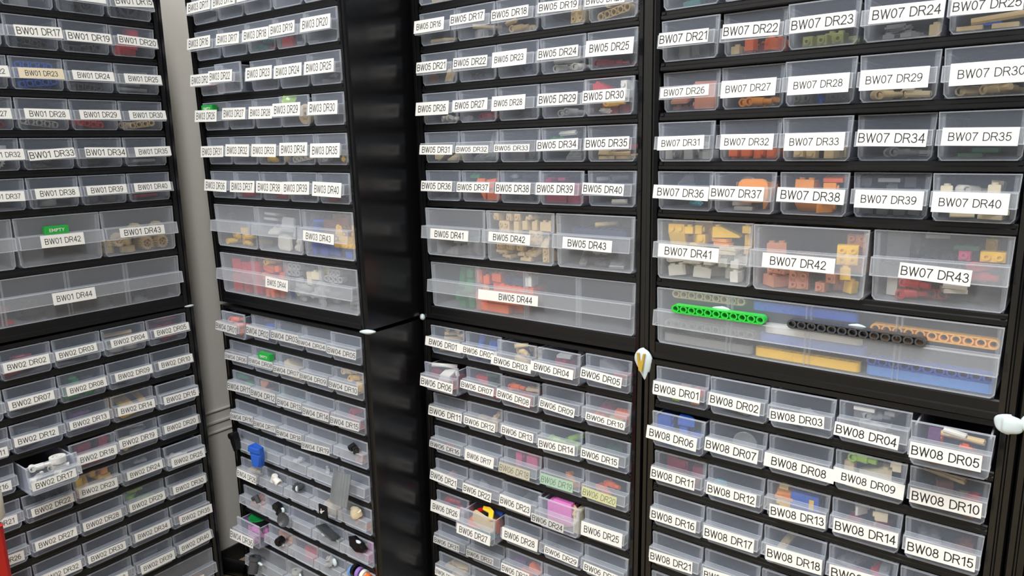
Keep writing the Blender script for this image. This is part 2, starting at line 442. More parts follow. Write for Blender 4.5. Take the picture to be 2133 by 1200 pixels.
TEXT_FIX = {(1, 18): 'BW01 DR17', (4, 7): 'BW04 DR08', (4, 8): 'BW04 DR07', (3, 44): 'BW05 DR44', (1, 19): 'BW01 DR19'}
FRAC = {1: .80, 2: .84, 3: .85, 4: .96, 5: .93, 6: .93, 7: .88, 8: .94}
FRACS = {(1, 18): .92, (1, 19): .92, (1, 20): .93, (1, 15): .95, (1, 33): .96, (1, 34): .95, (1, 23): .72, (1, 24): .78, (5, 16): .82, (5, 23): .84, (5, 25): .83,
         (5, 26): .84, (5, 27): .84, (5, 28): .84, (5, 31): .84, (5, 41): .76, (5, 42): .77, (5, 43): .78, (5, 44): .55, (6, 17): .83, (6, 25): .85, (6, 26): .85,
         (6, 27): .84, (6, 28): .84, (6, 1): .78, (6, 2): .83, (6, 3): .84, (6, 4): .82, (7, 26): .84, (7, 27): .82, (7, 28): .8, (7, 29): .82, (7, 30): .8, (7, 31): .82,
         (7, 32): .84, (7, 33): .82, (7, 34): .95, (7, 35): .82, (7, 21): .96, (7, 22): .95, (7, 23): .95, (7, 24): .91, (7, 25): .95, (7, 36): .84, (7, 37): .92,
         (7, 39): .81, (7, 40): .81, (7, 41): .77, (7, 42): .77, (7, 43): .94, (8, 6): .88, (8, 8): .78, (8, 9): .76, (3, 43): .8, (3, 44): .82, (1, 42): .83, (1, 43): .82, (1, 44): .83}
STRETCH = {3: 1.3, 4: 1.15, 5: 1.12, 6: 1.1, 1: 1.1}
PAPER = {(1, 23): M_PAPER_CREAM, (6, 18): M_PAPER_BEIGE, (6, 19): M_PAPER_MINT, (6, 20): M_PAPER_LIME}
HAND = {(6, 18), (6, 19), (6, 20)}
DR_LABELS = {}
for k, s in LABELS.items():
    for t in s.split():
        a, b = t.split(':')
        DR_LABELS[(k, int(a))] = [float(x) * 0.001 for x in b.split(',')]
SMALL_LIP = (.0125, .0238)
BIG_LIP = (.0205, .0350)
LT, LB = .0082, .0098           # how far the pull lip stands out, top and bottom


def label_mesh(k, dr):
    u1, u2, v1, v2, h = DR_LABELS[(k, dr)]
    vt, vb = SMALL_LIP if dr <= 40 else BIG_LIP
    e = np.array([u2 - u1, v2 - v1])
    wid = np.linalg.norm(e)
    e = e / wid
    n = np.array([-e[1], e[0]])

    def P(s, t, lift):
        u, v = np.array([u1, v1]) + e * s + n * t
        d = LT + (LB - LT) * (v - vt) / (vb - vt) + lift
        return (u, -d, -v)
    mb = MB()
    c = [(0, h), (wid, h), (wid, 0), (0, 0)]
    mb.add([P(s, t, .00003) for s, t in c] + [P(s, t, .00033) for s, t in c],
           [(3, 2, 1, 0), (4, 5, 6, 7), (0, 1, 5, 4), (1, 2, 6, 5), (2, 3, 7, 6), (3, 0, 4, 7)], 0)
    txt = TEXT_FIX.get((k, dr), 'BW%02d DR%02d' % (k, dr))
    tv, tf, asp = stroke_text(txt, .085 if (k, dr) in HAND else .13 if k in (5, 6, 8) or (k == 7 and dr < 26) else .115)
    fw = FRACS.get((k, dr), FRAC[k]) * wid
    cap = min(fw / asp * STRETCH.get(k, 1.0), h * 0.66)
    s0 = (wid - fw) / 2
    if (k, dr) == (5, 44):
        s0 = wid * .36
    t0 = (h - cap) / 2
    vs = []
    for x, y in tv:
        yy = t0 + cap * (1 - y)
        xx = s0 + fw * x
        if (k, dr) in HAND:
            xx += (y - .5) * cap * .15
            yy += math.sin(x * 21) * h * .025
        vs.append(P(xx, yy, .00042))
    mb.add(vs, tf, 1)
    paper = PAPER.get((k, dr), M_TAPE if (k == 4 and dr < 20) or (k, dr) in {(6, 16), (6, 24), (6, 31), (6, 32)} else M_PAPER)
    return mb.mesh('drawer_label', [paper, M_PENCIL if (k, dr) in HAND else M_INK]), txt


def drawer_mesh(w, h, lip, ribs=()):
    t, D = .0015, .135
    vt, vb = lip
    mb = MB()
    mb.prism([(GT, 0), (w - GT, 0), (w - GB, -h + .003), (w - GB - .0025, -h), (GB + .0025, -h), (GB, -h + .003)], 1, 0, t)
    for a, b, c, d in ((GT, GT + .0042, GB, GB + .0034), (w - GT - .0042, w - GT, w - GB - .0034, w - GB)):
        mb.hexa([(c, t, -h + .003), (d, t, -h + .003), (d, t + .001, -h + .003), (c, t + .001, -h + .003),
                 (a, t, -.0012), (b, t, -.0012), (b, t + .001, -.0012), (a, t + .001, -.0012)], 2)
    # thick moulded edges: top rim, sides and foot of the front
    e = .0007
    mb.box(GT, w - GT, -.0001, t + .0008, -e, .0001, 1)
    mb.box(GB + .0025, w - GB - .0025, -.0001, t + .0003, -h - .0001, -h + e, 1)
    for s in (0, 1):
        f = (lambda x: x) if s == 0 else (lambda x: w - x)
        q = [(f(GB), -.0001, -h + .003), (f(GB + e), -.0001, -h + .003), (f(GB + e), t, -h + .003), (f(GB), t, -h + .003),
             (f(GT), -.0001, -e), (f(GT + e), -.0001, -e), (f(GT + e), t, -e), (f(GT), t, -e)]
        mb.hexa(q, 1)
        q = [(f(GB), -.0001, -h + .003), (f(GB + e), -.0001, -h + .0033), (f(GB + e), t, -h + .0033), (f(GB), t, -h + .003)]
        mb.hexa([(f(GB + .0025), -.0001, -h), (f(GB + .0028), -.0001, -h + e), (f(GB + .0028), t, -h + e), (f(GB + .0025), t, -h)] + q, 1)
    mb.box(GB + .0008, GB + .0019, t + .0012, D, -h + .0014, -.0035)
    mb.box(w - GB - .0019, w - GB - .0008, t + .0012, D, -h + .0014, -.0035)
    for x in (GB + .0007, w - GB - .0020):
        mb.box(x, x + .0013, t + .0012, D, -.0041, -.0034, 1)
    mb.box(GB + .0006, w - GB - .0006, t, D, -h, -h + .0013)
    mb.box(GB + .002, w - GB - .002, D - .0012, D, -h + .0014, -.0035)
    # pull lip: ledge, face and two ends, open below
    a, b = GT + .0006, w - GT - .0006
    mb.box(a, b, -LT, 0, -vt - .0011, -vt, 2)
    mb.hexa([(a, -LB, -vb), (b, -LB, -vb), (b, -LB + .0011, -vb), (a, -LB + .0011, -vb),
             (a, -LT, -vt - .0011), (b, -LT, -vt - .0011), (b, -LT + .0011, -vt - .0011), (a, -LT + .0011, -vt - .0011)], 2)
    for x in (a, b - .0010):
        mb.prism([(-LT + .0011, -vt - .0011), (0, -vt - .0011), (0, -vb), (-LB + .0011, -vb)], 0, x, x + .0010, 2)
        x1 = x if x == a else x + .0010 - e
        mb.hexa([(x1, -LB - .0001, -vb), (x1 + e, -LB - .0001, -vb), (x1 + e, -LB + .0012, -vb), (x1, -LB + .0012, -vb),
                 (x1, -LT - .0001, -vt), (x1 + e, -LT - .0001, -vt), (x1 + e, -LT + .0012, -vt), (x1, -LT + .0012, -vt)], 1)
        mb.box(x1, x1 + e, -LB, 0, -vb, -vb + e, 1)
    mb.box(a, b, -LT - .0001, -LT + .0008, -vt - e * .8, -vt + .0001, 1)
    mb.box(a, b, -LB - .0001, -LB + .0011, -vb - .0001, -vb + e * .8, 1)
    mb.box(a, b, -.0006, 0, -vt - .0001, -vt + .0004, 1)
    for x in ribs:
        for s in (-.0019, .0019):
            mb.box(x + s - .0005, x + s + .0005, t, t + .004, -h + .0015, -.0012, 1)
    return mb


ME_SMALL = drawer_mesh(W / 5, HS, SMALL_LIP).mesh('small_drawer', [M_CLEAR, M_EDGE, M_RIB])
ME_MED = drawer_mesh(W / 3, HM, BIG_LIP).mesh('medium_drawer', [M_CLEAR_BIG, M_EDGE, M_RIB])
ME_BIG = drawer_mesh(W, HL, BIG_LIP, (.0725, .1418, .2105)).mesh('wide_drawer', [M_CLEAR_BIG, M_EDGE, M_RIB])


def body_mesh():
    mb = MB()
    prof = [(-POST, DEPTH), (-POST, .0012), (-POST + .0012, -.0012), (-.0075, -.0012), (-.0066, .0004), (-.0056, .0004), (-.0048, -.0010), (-.0008, -.0002), (-.0008, DEPTH)]
    mb.prism(prof, 2, -BOTB, -TOPB, 1)
    mb.prism([(W - x, y) for x, y in prof], 2, -BOTB, -TOPB, 1)
    mb.box(-.0008, W + .0008, DEPTH - .004, DEPTH, -BOTB, -TOPB, 0)
    mb.box(-.0008, W + .0008, .0002, DEPTH - .004, -TOPB - .0046, -TOPB, 0)
    zb = -(rowv(9) + HL + .0008)
    mb.prism([(.002, zb), (.0008, zb - .0012), (.0008, -BOTB + .006), (-.0008, -BOTB + .005), (-.0008, -BOTB), (DEPTH - .004, -BOTB), (DEPTH - .004, zb)], 0, -.0008, W + .0008, 0)
    return mb


ME_BODY = body_mesh().mesh('cabinet_body', [M_BLACK, M_SIDE])
ME_SHELF = {}


def shelf_mesh(r):
    top = -(rowv(r) + rowh(r) + .0004)
    bot = -(rowv(r + 1) - .0012)
    mb = MB()
    hh = top - bot
    mb.prism([(.0026, top), (.0014, top - .0010), (.0014, top - hh * .45), (.0004, top - hh * .55), (.0004, bot + .0008), (.0014, bot), (.009, bot), (.010, top - .0026), (DEPTH - .005, top - .0026), (DEPTH - .005, top)],
             0, 0.0, W)
    for x in (.0012, W - .0042):                                        # little end stops on the rail
        mb.box(x, x + .003, .0002, .0014, top - hh * .40, top - .0012)
    return mb


for r in range(9):
    ME_SHELF[r] = shelf_mesh(r).mesh('shelf', [M_SHELF])

CAB_TXT = {1: 'black cabinet of clear drawers marked BW01, standing on the cabinet marked BW02', 2: 'black cabinet of clear drawers marked BW02, on the floor under the BW01 one',
           3: 'black cabinet of clear drawers marked BW03, standing forward on the cabinet marked BW04', 4: 'black cabinet of drawers marked BW04, its lower rows bearing stuck-on sample pieces',
           5: 'black cabinet of clear drawers marked BW05, standing on the cabinet marked BW06', 6: 'black cabinet of clear drawers marked BW06, under the one marked BW05',
           7: 'black cabinet of clear drawers marked BW07, standing on the cabinet marked BW08', 8: 'black cabinet of clear drawers marked BW08, under the one marked BW07'}
ROWS = {1: range(1, 10), 3: range(1, 10), 5: range(1, 10), 7: range(2, 10), 2: range(0, 10), 4: range(0, 10), 6: range(0, 9), 8: range(0, 7)}
NOLAB = 'clear drawer without a label strip'


def base_off():
    return Vector((W / 2, DEPTH / 2, -BOTB))


def cabinet(k, M, label, rows):
    e = bpy.data.objects.new('drawer_cabinet', None)
    e.empty_display_size = 0.05
    COL.objects.link(e)
    e.matrix_world = M @ Matrix.Translation(base_off())
    tag(e, label, 'cabinet', 'drawer cabinets stacked in pairs along the walls')
    off = -base_off()
    link('body', ME_BODY, e, off)
    for r in range(9):
        link('shelf', ME_SHELF[r], e, off)
    if not rows:
        return e
    for dr in range(1, 45):
        r, c, n = cell(dr)
        if r not in rows:
            continue
        me = ME_SMALL if r < 8 else ME_MED if r == 8 else ME_BIG
        d = PULL.get((k, dr), 0) + (random.uniform(-.0006, .0006))
        o = link('drawer', me, e, off + Vector((c * W / n, -d, -rowv(r) - .0002)))
        if (k, dr) in DR_LABELS:
            lm, txt = label_mesh(k, dr)
            lo = link('drawer_label', lm, o)
            word = 'pale hand-written paper strip' if (k, dr) in HAND else 'white strip'
            lo['label'] = '%s with the black letters %s' % (word, txt)
            o['label'] = 'clear plastic drawer carrying the strip %s' % txt
    return e


for k in range(1, 9):
    cabinet(k, pose(k), CAB_TXT[k], ROWS[k])
for k, lab in ((7, 'black cabinet beyond the one marked BW07, only its corner post showing'), (8, 'black cabinet beyond the one marked BW08, only its corner post showing')):
    cabinet(0, pose(k) @ Matrix.Translation((W + 2 * POST + .0012, 0, 0)), lab, None)
EMPTY_TXT = text_shape('EMPTY', .012)
COL.objects.unlink(_to)
bpy.data.objects.remove(_to)

# ---------------------------------------------------------------- room
ML = pose(2)
nl = (ML.to_3x3() @ Vector((0, 1, 0)))
nl.z = 0
nl.normalize()                        # into the left wall
tl = Vector((-nl.y, nl.x, 0))         # along it
if tl.y < 0:
    tl = -tl
pl = ML @ Vector((W, DEPTH + .004, -BOTB))
MR = pose(6)
nr = (MR.to_3x3() @ Vector((0, 1, 0)))
nr.z = 0
nr.normalize()
tr_ = Vector((nr.y, -nr.x, 0))        # to the right along the right wall
pr = MR @ Vector((0, DEPTH + .03, -BOTB))
A = np.array([[tl.x, -tr_.x], [tl.y, -tr_.y]])
s = np.linalg.solve(A, np.array([pr.x - pl.x, pr.y - pl.y]))
corner = Vector((pl.x, pl.y, 0)) + tl * float(s[0])


def wall(name, p, q, n, z0, z1, th, material):
    mb = MB()
    a, b, c, d = p, q, q + n * th, p + n * th
    mb.hexa([(a.x, a.y, z0), (b.x, b.y, z0), (c.x, c.y, z0), (d.x, d.y, z0), (a.x, a.y, z1), (b.x, b.y, z1), (c.x, c.y, z1), (d.x, d.y, z1)])
    return struct(link(name, mb.mesh(name, [material])))


WH = 2.4
wall('wall_left', corner - tl * 2.6, corner, nl, 0, WH, .08, M_WALL)
wall('wall_right', corner, corner + tr_ * 3.0, nr, 0, WH, .08, M_WALL)
mb = MB()
fa = corner - tl * 2.6
fb = corner
fc = corner + tr_ * 3.0
fd = corner - tl * 2.6 + tr_ * 3.0
mb.hexa([(p.x, p.y, -.05) for p in (fa, fd, fc, fb)] + [(p.x, p.y, 0) for p in (fa, fd, fc, fb)])
struct(link('floor', mb.mesh('floor', [M_FLOOR])))
# skirting of the left wall, only where it is bare between the cabinets and the corner
b0 = Vector((pl.x, pl.y, 0)) + tl * .02
wall('baseboard_left', b0, corner - tl * .001, -nl, 0.0, .030, .0035, M_BASE)
# dado mouldings low on the left wall
for i, (z, hgt) in enumerate(((.2425, .0022), (.2590, .0030), (.2790, .0022))):
    wall('trim_%d' % (i + 1), b0, corner - tl * .001, -nl, z, z + hgt, .0022, M_WALL)


# ---------------------------------------------------------------- small building toys
U = .008
_toy = {}


def t_brick(nx, ny, h=.0096, hollow=False, studs=True):
    mb = MB()
    x, y = nx * U / 2 - .0001, ny * U / 2 - .0001
    c = .0004
    mb.hexa([(-x, -y, 0), (x, -y, 0), (x, y, 0), (-x, y, 0), (-x, -y, h - c), (x, -y, h - c), (x, y, h - c), (-x, y, h - c)])
    mb.hexa([(-x, -y, h - c), (x, -y, h - c), (x, y, h - c), (-x, y, h - c), (-x + c, -y + c, h), (x - c, -y + c, h), (x - c, y - c, h), (-x + c, y - c, h)])
    if studs:
        for i in range(nx):
            for j in range(ny):
                cx, cy = (i - (nx - 1) / 2) * U, (j - (ny - 1) / 2) * U
                if hollow:
                    mb.ring(cx, cy, .0014, .0025, 2, h, h + .0017, 14)
                else:
                    mb.disc(cx, cy, .0024, 2, h, h + .0017, 12)
    return mb


def t_slope(nx, ny, h=.0096):
    mb = MB()
    x, y = nx * U / 2, ny * U / 2
    mb.prism([(-y, 0), (y, 0), (y, h), (y - U, h), (-y, .0016)], 0, -x, x)
    for i in range(nx):
        mb.disc((i - (nx - 1) / 2) * U, y - U / 2, .0024, 2, h, h + .0017, 12)
    return mb


def t_beam(n, t=.0078):
    """studless beam lying on its side: holes run along y"""
    mb = MB()
    L = (n - 1) * U / 2
    for i in range(n):
        mb.ring(-L + i * U, 0, .00245, .0036, 1, -t / 2, t / 2, 16)
    for s in (1, -1):                                   # top and bottom flanges and the rounded ends
        z0, z1 = (.0030, .0039) if s > 0 else (-.0039, -.0030)
        mb.box(-L, L, -t / 2, t / 2, z0, z1)
        pts_o = [(s * (L + .0039 * math.cos(a)), .0039 * math.sin(a)) for a in np.linspace(-math.pi / 2, math.pi / 2, 11)]
        pts_i = [(s * (L + .0034 * math.cos(a)), .0034 * math.sin(a)) for a in np.linspace(math.pi / 2, -math.pi / 2, 11)]
        for k in range(10):
            a, b, c, d = pts_o[k], pts_o[k + 1], pts_i[9 - k], pts_i[10 - k]
            mb.prism([a, b, c, d], 1, -t / 2, t / 2)
    for i in range(n - 1):                              # thin web between the holes
        x = -L + (i + .5) * U
        mb.box(x - .0014, x + .0014, -.0010, .0010, -.0031, .0031)
    return mb


def t_axle(L):
    mb = MB()
    mb.box(-L / 2, L / 2, -.0023, .0023, -.0008, .0008)
    mb.box(-L / 2, L / 2, -.0008, .0008, -.0023, .0023)
    return mb


def t_connector():
    mb = MB()
    mb.disc(0, 0, .0036, 0, -.008, .004, 14)
    mb.disc(0, 0, .0024, 0, .004, .011, 12)
    mb.ring(-.0075, 0, .0024, .0037, 1, -.0039, .0039, 14)
    return mb


def t_gear(nt, r, th=.0075):
    mb = MB()
    mb.ring(0, 0, r * .62, r * .86, 2, -th / 2, th / 2, 24)
    mb.ring(0, 0, .0018, r * .30, 2, -th / 2, th / 2, 14)
    for i in range(4):
        a = i * math.pi / 2
        b = MB().box(r * .25, r * .66, -.0011, .0011, -th * .3, th * .3).tf(Matrix.Rotation(a, 4, 'Z'))
        mb.add(b.v, b.f)
    for i in range(nt):
        a = 2 * math.pi * i / nt
        b = MB()
        b.hexa([(r * .84, -.0011, -th / 2), (r, -.0005, -th / 2), (r, .0005, -th / 2), (r * .84, .0011, -th / 2),
                (r * .84, -.0011, th / 2), (r, -.0005, th / 2), (r, .0005, th / 2), (r * .84, .0011, th / 2)])
        b.tf(Matrix.Rotation(a, 4, 'Z'))
        mb.add(b.v, b.f)
    return mb


def t_wheel(r, th):
    mb = MB()
    mb.ring(0, 0, r * .62, r, 2, -th / 2, th / 2, 22)
    mb.ring(0, 0, r * .2, r * .45, 2, -th / 2, th / 2, 14)
    mb.ring(0, 0, r * .44, r * .63, 2, -th * .12, th * .12, 22)
    return mb


def t_panel(a, b, t=.0028, c=.004):
    mb = MB()
    pr = []
    for cx, cy, s in ((a / 2 - c, b / 2 - c, 0), (-a / 2 + c, b / 2 - c, 1), (-a / 2 + c, -b / 2 + c, 2), (a / 2 - c, -b / 2 + c, 3)):
        for q in range(4):
            an = (s + q / 3) * math.pi / 2
            pr.append((cx + c * math.cos(an), cy + c * math.sin(an)))
    mb.prism(pr, 1, -t / 2, t / 2)
    n = len(pr)
    i1 = [(x * .86, y * .82) for x, y in pr]
    vs = [(x, -t / 2, z) for x, z in i1] + [(x, -t / 2 - .0007, z) for x, z in [(q[0] * .95, q[1] * .95) for q in i1]]
    mb.add(vs, [tuple(range(n, 2 * n))] + [(i, (i + 1) % n, n + (i + 1) % n, n + i) for i in range(n)])
    return mb


def t_dish(r):
    return MB().lathe([(.002, -.003), (r * .5, -.0022), (r * .85, 0), (r, .0022), (r * .93, .0026), (r * .6, .0004), (.002, -.0008)], 22)


def t_dome(r):
    return MB().lathe([(r, 0), (r, .003), (r * .92, .0062), (r * .7, .0095), (r * .36, .0115), (.0008, .012)], 18)


def t_shell():
    """small curved guard with side wings"""
    mb = MB()
    n = 8
    for i in range(n):
        a0, a1 = math.pi * (.15 + .7 * i / n), math.pi * (.15 + .7 * (i + 1) / n)
        r0, r1 = .0105, .0125
        mb.prism([(r1 * math.cos(a0), r1 * math.sin(a0) - .008), (r1 * math.cos(a1), r1 * math.sin(a1) - .008), (r0 * math.cos(a1), r0 * math.sin(a1) - .008), (r0 * math.cos(a0), r0 * math.sin(a0) - .008)], 2, -.008, .010)
    return mb


KIND = {  # word used in the script: name, word used in the label, builder choices
    'brick': ('toy_brick', 'studded toy brick', [lambda: t_brick(2, 2), lambda: t_brick(2, 1), lambda: t_brick(3, 2), lambda: t_brick(2, 1)]),
    'minibrick': ('toy_brick', 'tiny toy brick', [lambda: t_brick(1, 1), lambda: t_brick(2, 1), lambda: t_brick(1, 1, .0064)]),
    'tbrick': ('toy_brick', 'hollow-stud toy brick', [lambda: t_brick(2, 1, .0096, True), lambda: t_brick(2, 2, .0096, True), lambda: t_brick(1, 1, .0096, True)]),
    'plate': ('toy_plate', 'flat studded toy plate', [lambda: t_brick(2, 4, .0032), lambda: t_brick(2, 3, .0032), lambda: t_brick(1, 4, .0032)]),
    'tile': ('toy_flat', 'smooth toy tile', [lambda: t_brick(2, 2, .0032, False, False), lambda: t_brick(2, 1, .0032, False, False)]),
    'slope': ('toy_slope', 'sloping toy brick', [lambda: t_slope(2, 2), lambda: t_slope(1, 2), lambda: t_slope(2, 3)]),
    'beam': ('toy_liftarm', 'toy beam with round holes', [lambda: t_beam(5), lambda: t_beam(3), lambda: t_beam(4)]),
    'axle': ('toy_axle', 'cross-shaped toy axle', [lambda: t_axle(.032), lambda: t_axle(.024), lambda: t_axle(.016)]),
    'connector': ('toy_connector', 'toy joint connector', [t_connector]),
    'gear': ('toy_gear', 'toothed toy gear', [lambda: t_gear(16, .0088)]),
    'biggear': ('toy_gear', 'large toothed toy gear', [lambda: t_gear(20, .0125)]),
    'wheel': ('toy_roller', 'round toy wheel rim', [lambda: t_wheel(.0088, .007)]),
    'panel': ('toy_fairing', 'rounded toy panel', [lambda: t_panel(.030, .018)]),
    'dish': ('toy_dish', 'round toy dish', [lambda: t_dish(.011)]),
    'longbrick': ('toy_brick', 'long toy brick', [lambda: t_brick(8, 2), lambda: t_brick(6, 1)]),
    'block': ('toy_brick', 'large smooth toy block', [lambda: t_brick(3, 2, .019)]),
}


def toy_mesh(kind, var, color):
    key = (kind, var, color)
    if key not in _toy:
        mb = KIND[kind][2][var]()
        _toy[key] = mb.mesh(KIND[kind][0], [cmat(color)])
    return _toy[key]


def article(color, kind):
    return '%s %s' % (WORDS.get(color, color), KIND[kind][1])


def where(k, dr):
    if (k, dr) == (3, 44):
        return 'in the wide drawer under BW03 DR43'
    if (k, dr) == (5, 44):
        return 'in the wide drawer under BW05 DR43'
    if (k, dr) == (7, 44):
        return 'in the unlabelled drawer under BW07 DR43'
    if (k, dr) == (3, 41):
        return 'in the unlabelled drawer two places left of BW03 DR43'
    if (k, dr) == (3, 42):
        return 'in the unlabelled drawer just left of BW03 DR43'
    if (k, dr) == (2, 43):
        return 'in the clear drawer below the one marked BW02 DR40'
    if k == 4 and dr > 19 and dr not in (26, 36):
        r, c, n = cell(dr)
        col = ['leftmost', 'second', 'middle', 'fourth', 'rightmost'][c] if n == 5 else ['left', 'middle', 'right'][c]
        ref = {3: 'beside BW04 DR19', 4: 'of the row above BW04 DR26', 5: 'of the BW04 DR26 row', 6: 'of the row above BW04 DR36', 7: 'of the BW04 DR36 row', 8: 'below the BW04 DR36 row'}[r]
        return 'in the %s drawer %s' % (col, ref)
    return 'in the clear drawer marked %s' % TEXT_FIX.get((k, dr), 'BW%02d DR%02d' % (k, dr))


def short_where(k, dr):
    return where(k, dr).replace('in the ', '', 1)


def drawer_M(k, dr):
    r, c, n = cell(dr)
    return pose(k) @ Matrix.Translation((c * W / n, -PULL.get((k, dr), 0), -rowv(r)))


RX = lambda a: Matrix.Rotation(math.radians(a), 4, 'X')
RY = lambda a: Matrix.Rotation(math.radians(a), 4, 'Y')
RZ = lambda a: Matrix.Rotation(math.radians(a), 4, 'Z')


DENSE = {(7, 40), (7, 39), (7, 41), (5, 42), (2, 23), (2, 18), (8, 9), (8, 6), (7, 38), (5, 37), (6, 1), (1, 20), (7, 43), (7, 42), (2, 17), (3, 43), (5, 44), (3, 44), (1, 43), (7, 26), (6, 20), (5, 38), (5, 39)}


LOW = {(7, 22), (7, 23), (7, 27), (7, 32), (7, 33), (7, 31), (7, 24), (7, 25), (7, 28), (7, 29), (7, 30), (7, 34), (7, 35), (5, 25), (5, 27), (5, 28), (5, 35), (5, 24), (5, 29), (5, 26), (5, 31), (5, 22), (5, 18), (5, 17), (1, 24), (1, 28), (1, 29), (1, 30), (1, 18), (1, 19), (1, 38), (1, 39), (1, 40), (1, 33), (1, 35), (3, 33), (3, 34), (3, 35)}


def fill(k, dr, spec):
    """drop toys one after the other into a drawer, nearest the front first, each resting on what lies below"""
    rng = random.Random(k * 100 + dr)
    r, c, n = cell(dr)
    w, h = W / n, rowh(r)
    x0, x1 = GB + .0026, w - GB - .0026
    y0, y1 = .0034, .120
    zf = -h + .0015
    res = .001
    NX, NY = int((x1 - x0) / res), int((y1 - y0) / res)
    H = np.full((NX, NY), 0.0)
    DM = drawer_M(k, dr)
    count = {}
    for part in spec.split(';'):
        bits = part.split()
        color, kind, num = bits[0], bits[1], int(bits[2])
        zone = (0.0, 1.0)
        zcap = h * .44 if (k, dr) in LOW else h - .0030
        if bits[-1][0] == '<':
            zcap = h * float(bits.pop()[1:])
        if len(bits) > 3:
            zone = tuple(float(q) for q in bits[3].split('-'))
        name, word, builds = KIND[kind]
        for i in range(num):
            var = rng.randrange(len(builds))
            me = toy_mesh(kind, var, color)
            co = np.array([tuple(q.co) for q in me.vertices])
            for attempt in range(6):
                if kind in ('tbrick',) and rng.random() < .75:
                    R = RZ(rng.uniform(-14, 14)) @ RX(90) @ RZ(rng.choice((0, 90)))
                elif kind in ('brick', 'minibrick', 'slope', 'block'):
                    tilt = RX(rng.uniform(-16, 16)) @ RY(rng.uniform(-14, 14)) if i > 2 and kind != 'block' and rng.random() < .55 else Matrix.Identity(4)
                    R = tilt @ RZ(rng.choice((0, 90, 180, 270)) + rng.uniform(-14, 14)) @ rng.choice((Matrix.Identity(4), RX(90), RX(180), RY(90), Matrix.Identity(4)))
                elif kind in ('plate', 'tile'):
                    R = RZ(rng.uniform(-22, 22)) @ rng.choice((RX(0), RX(20), RX(70), RX(180)))
                elif kind in ('gear', 'wheel', 'biggear', 'dish'):
                    R = RZ(rng.uniform(-20, 20)) @ (RX(90) if rng.random() < .5 else RX(0))
                elif kind == 'panel':
                    R = RZ(rng.uniform(-12, 12)) @ RX(rng.choice((0, -12, 80)))
                elif kind == 'beam':
                    R = RZ(rng.uniform(-10, 10)) @ RY(rng.choice((0, 0, 8, -8)))
                elif kind == 'longbrick':
                    R = RZ(rng.uniform(-3, 3))
                else:
                    R = RZ(rng.uniform(-50, 50)) @ RY(rng.uniform(-6, 6))
                R3 = np.array(R.to_3x3())
                q = co @ R3.T
                lo, hi = q.min(0) - .0002, q.max(0) + .0002
                sx, sy, sz = hi - lo
                if sx < x1 - x0 - .001:
                    break
            else:
                continue
            nx, ny = int(math.ceil(sx / res)), int(math.ceil(sy / res))
            best = None
            for t in range(70):
                a, b = zone[0] * (x1 - x0), zone[1] * (x1 - x0) - sx
                if b < a:
                    a, b = max(0, min(a, x1 - x0 - sx)), max(0, min(a, x1 - x0 - sx))
                px_ = rng.uniform(a, b)
                py_ = rng.uniform(0, (.030 if (k, dr) in LOW else .010) if n == 5 else .018) if (k, dr) in DENSE or (k, dr) in LOW else abs(rng.gauss(0, .009 if n == 5 else .012))
                ix, iy = int(px_ / res), int(py_ / res)
                if ix + nx > NX or iy + ny > NY:
                    continue
                z = H[ix:ix + nx, iy:iy + ny].max()
                if z + sz > zcap:
                    continue
                sc = z + py_ * .9
                if best is None or sc < best[0]:
                    best = (sc, ix, iy, z)
            if best is None:
                continue
            _, ix, iy, z = best
            H[ix:ix + nx, iy:iy + ny] = z + sz
            T = Matrix.Translation((x0 + ix * res - lo[0], y0 + iy * res - lo[1], zf + z - lo[2]))
            count.setdefault((color, kind), []).append(DM @ T @ R)
            o = link(name, me, None, None, DM @ T @ R)
            o['_key'] = color + ' ' + kind
    objs = [o for o in COL.objects if '_key' in o]
    num = {}
    for o in objs:
        num[o['_key']] = num.get(o['_key'], 0) + 1
    for o in objs:
        color, kind = o['_key'].split()
        del o['_key']
        tag(o, '%s %s' % (article(color, kind), where(k, dr)), KIND[kind][0].replace('_', ' '), ('%s pieces %s' % (WORDS.get(color, color), where(k, dr))) if num[color + ' ' + kind] > 1 else None)


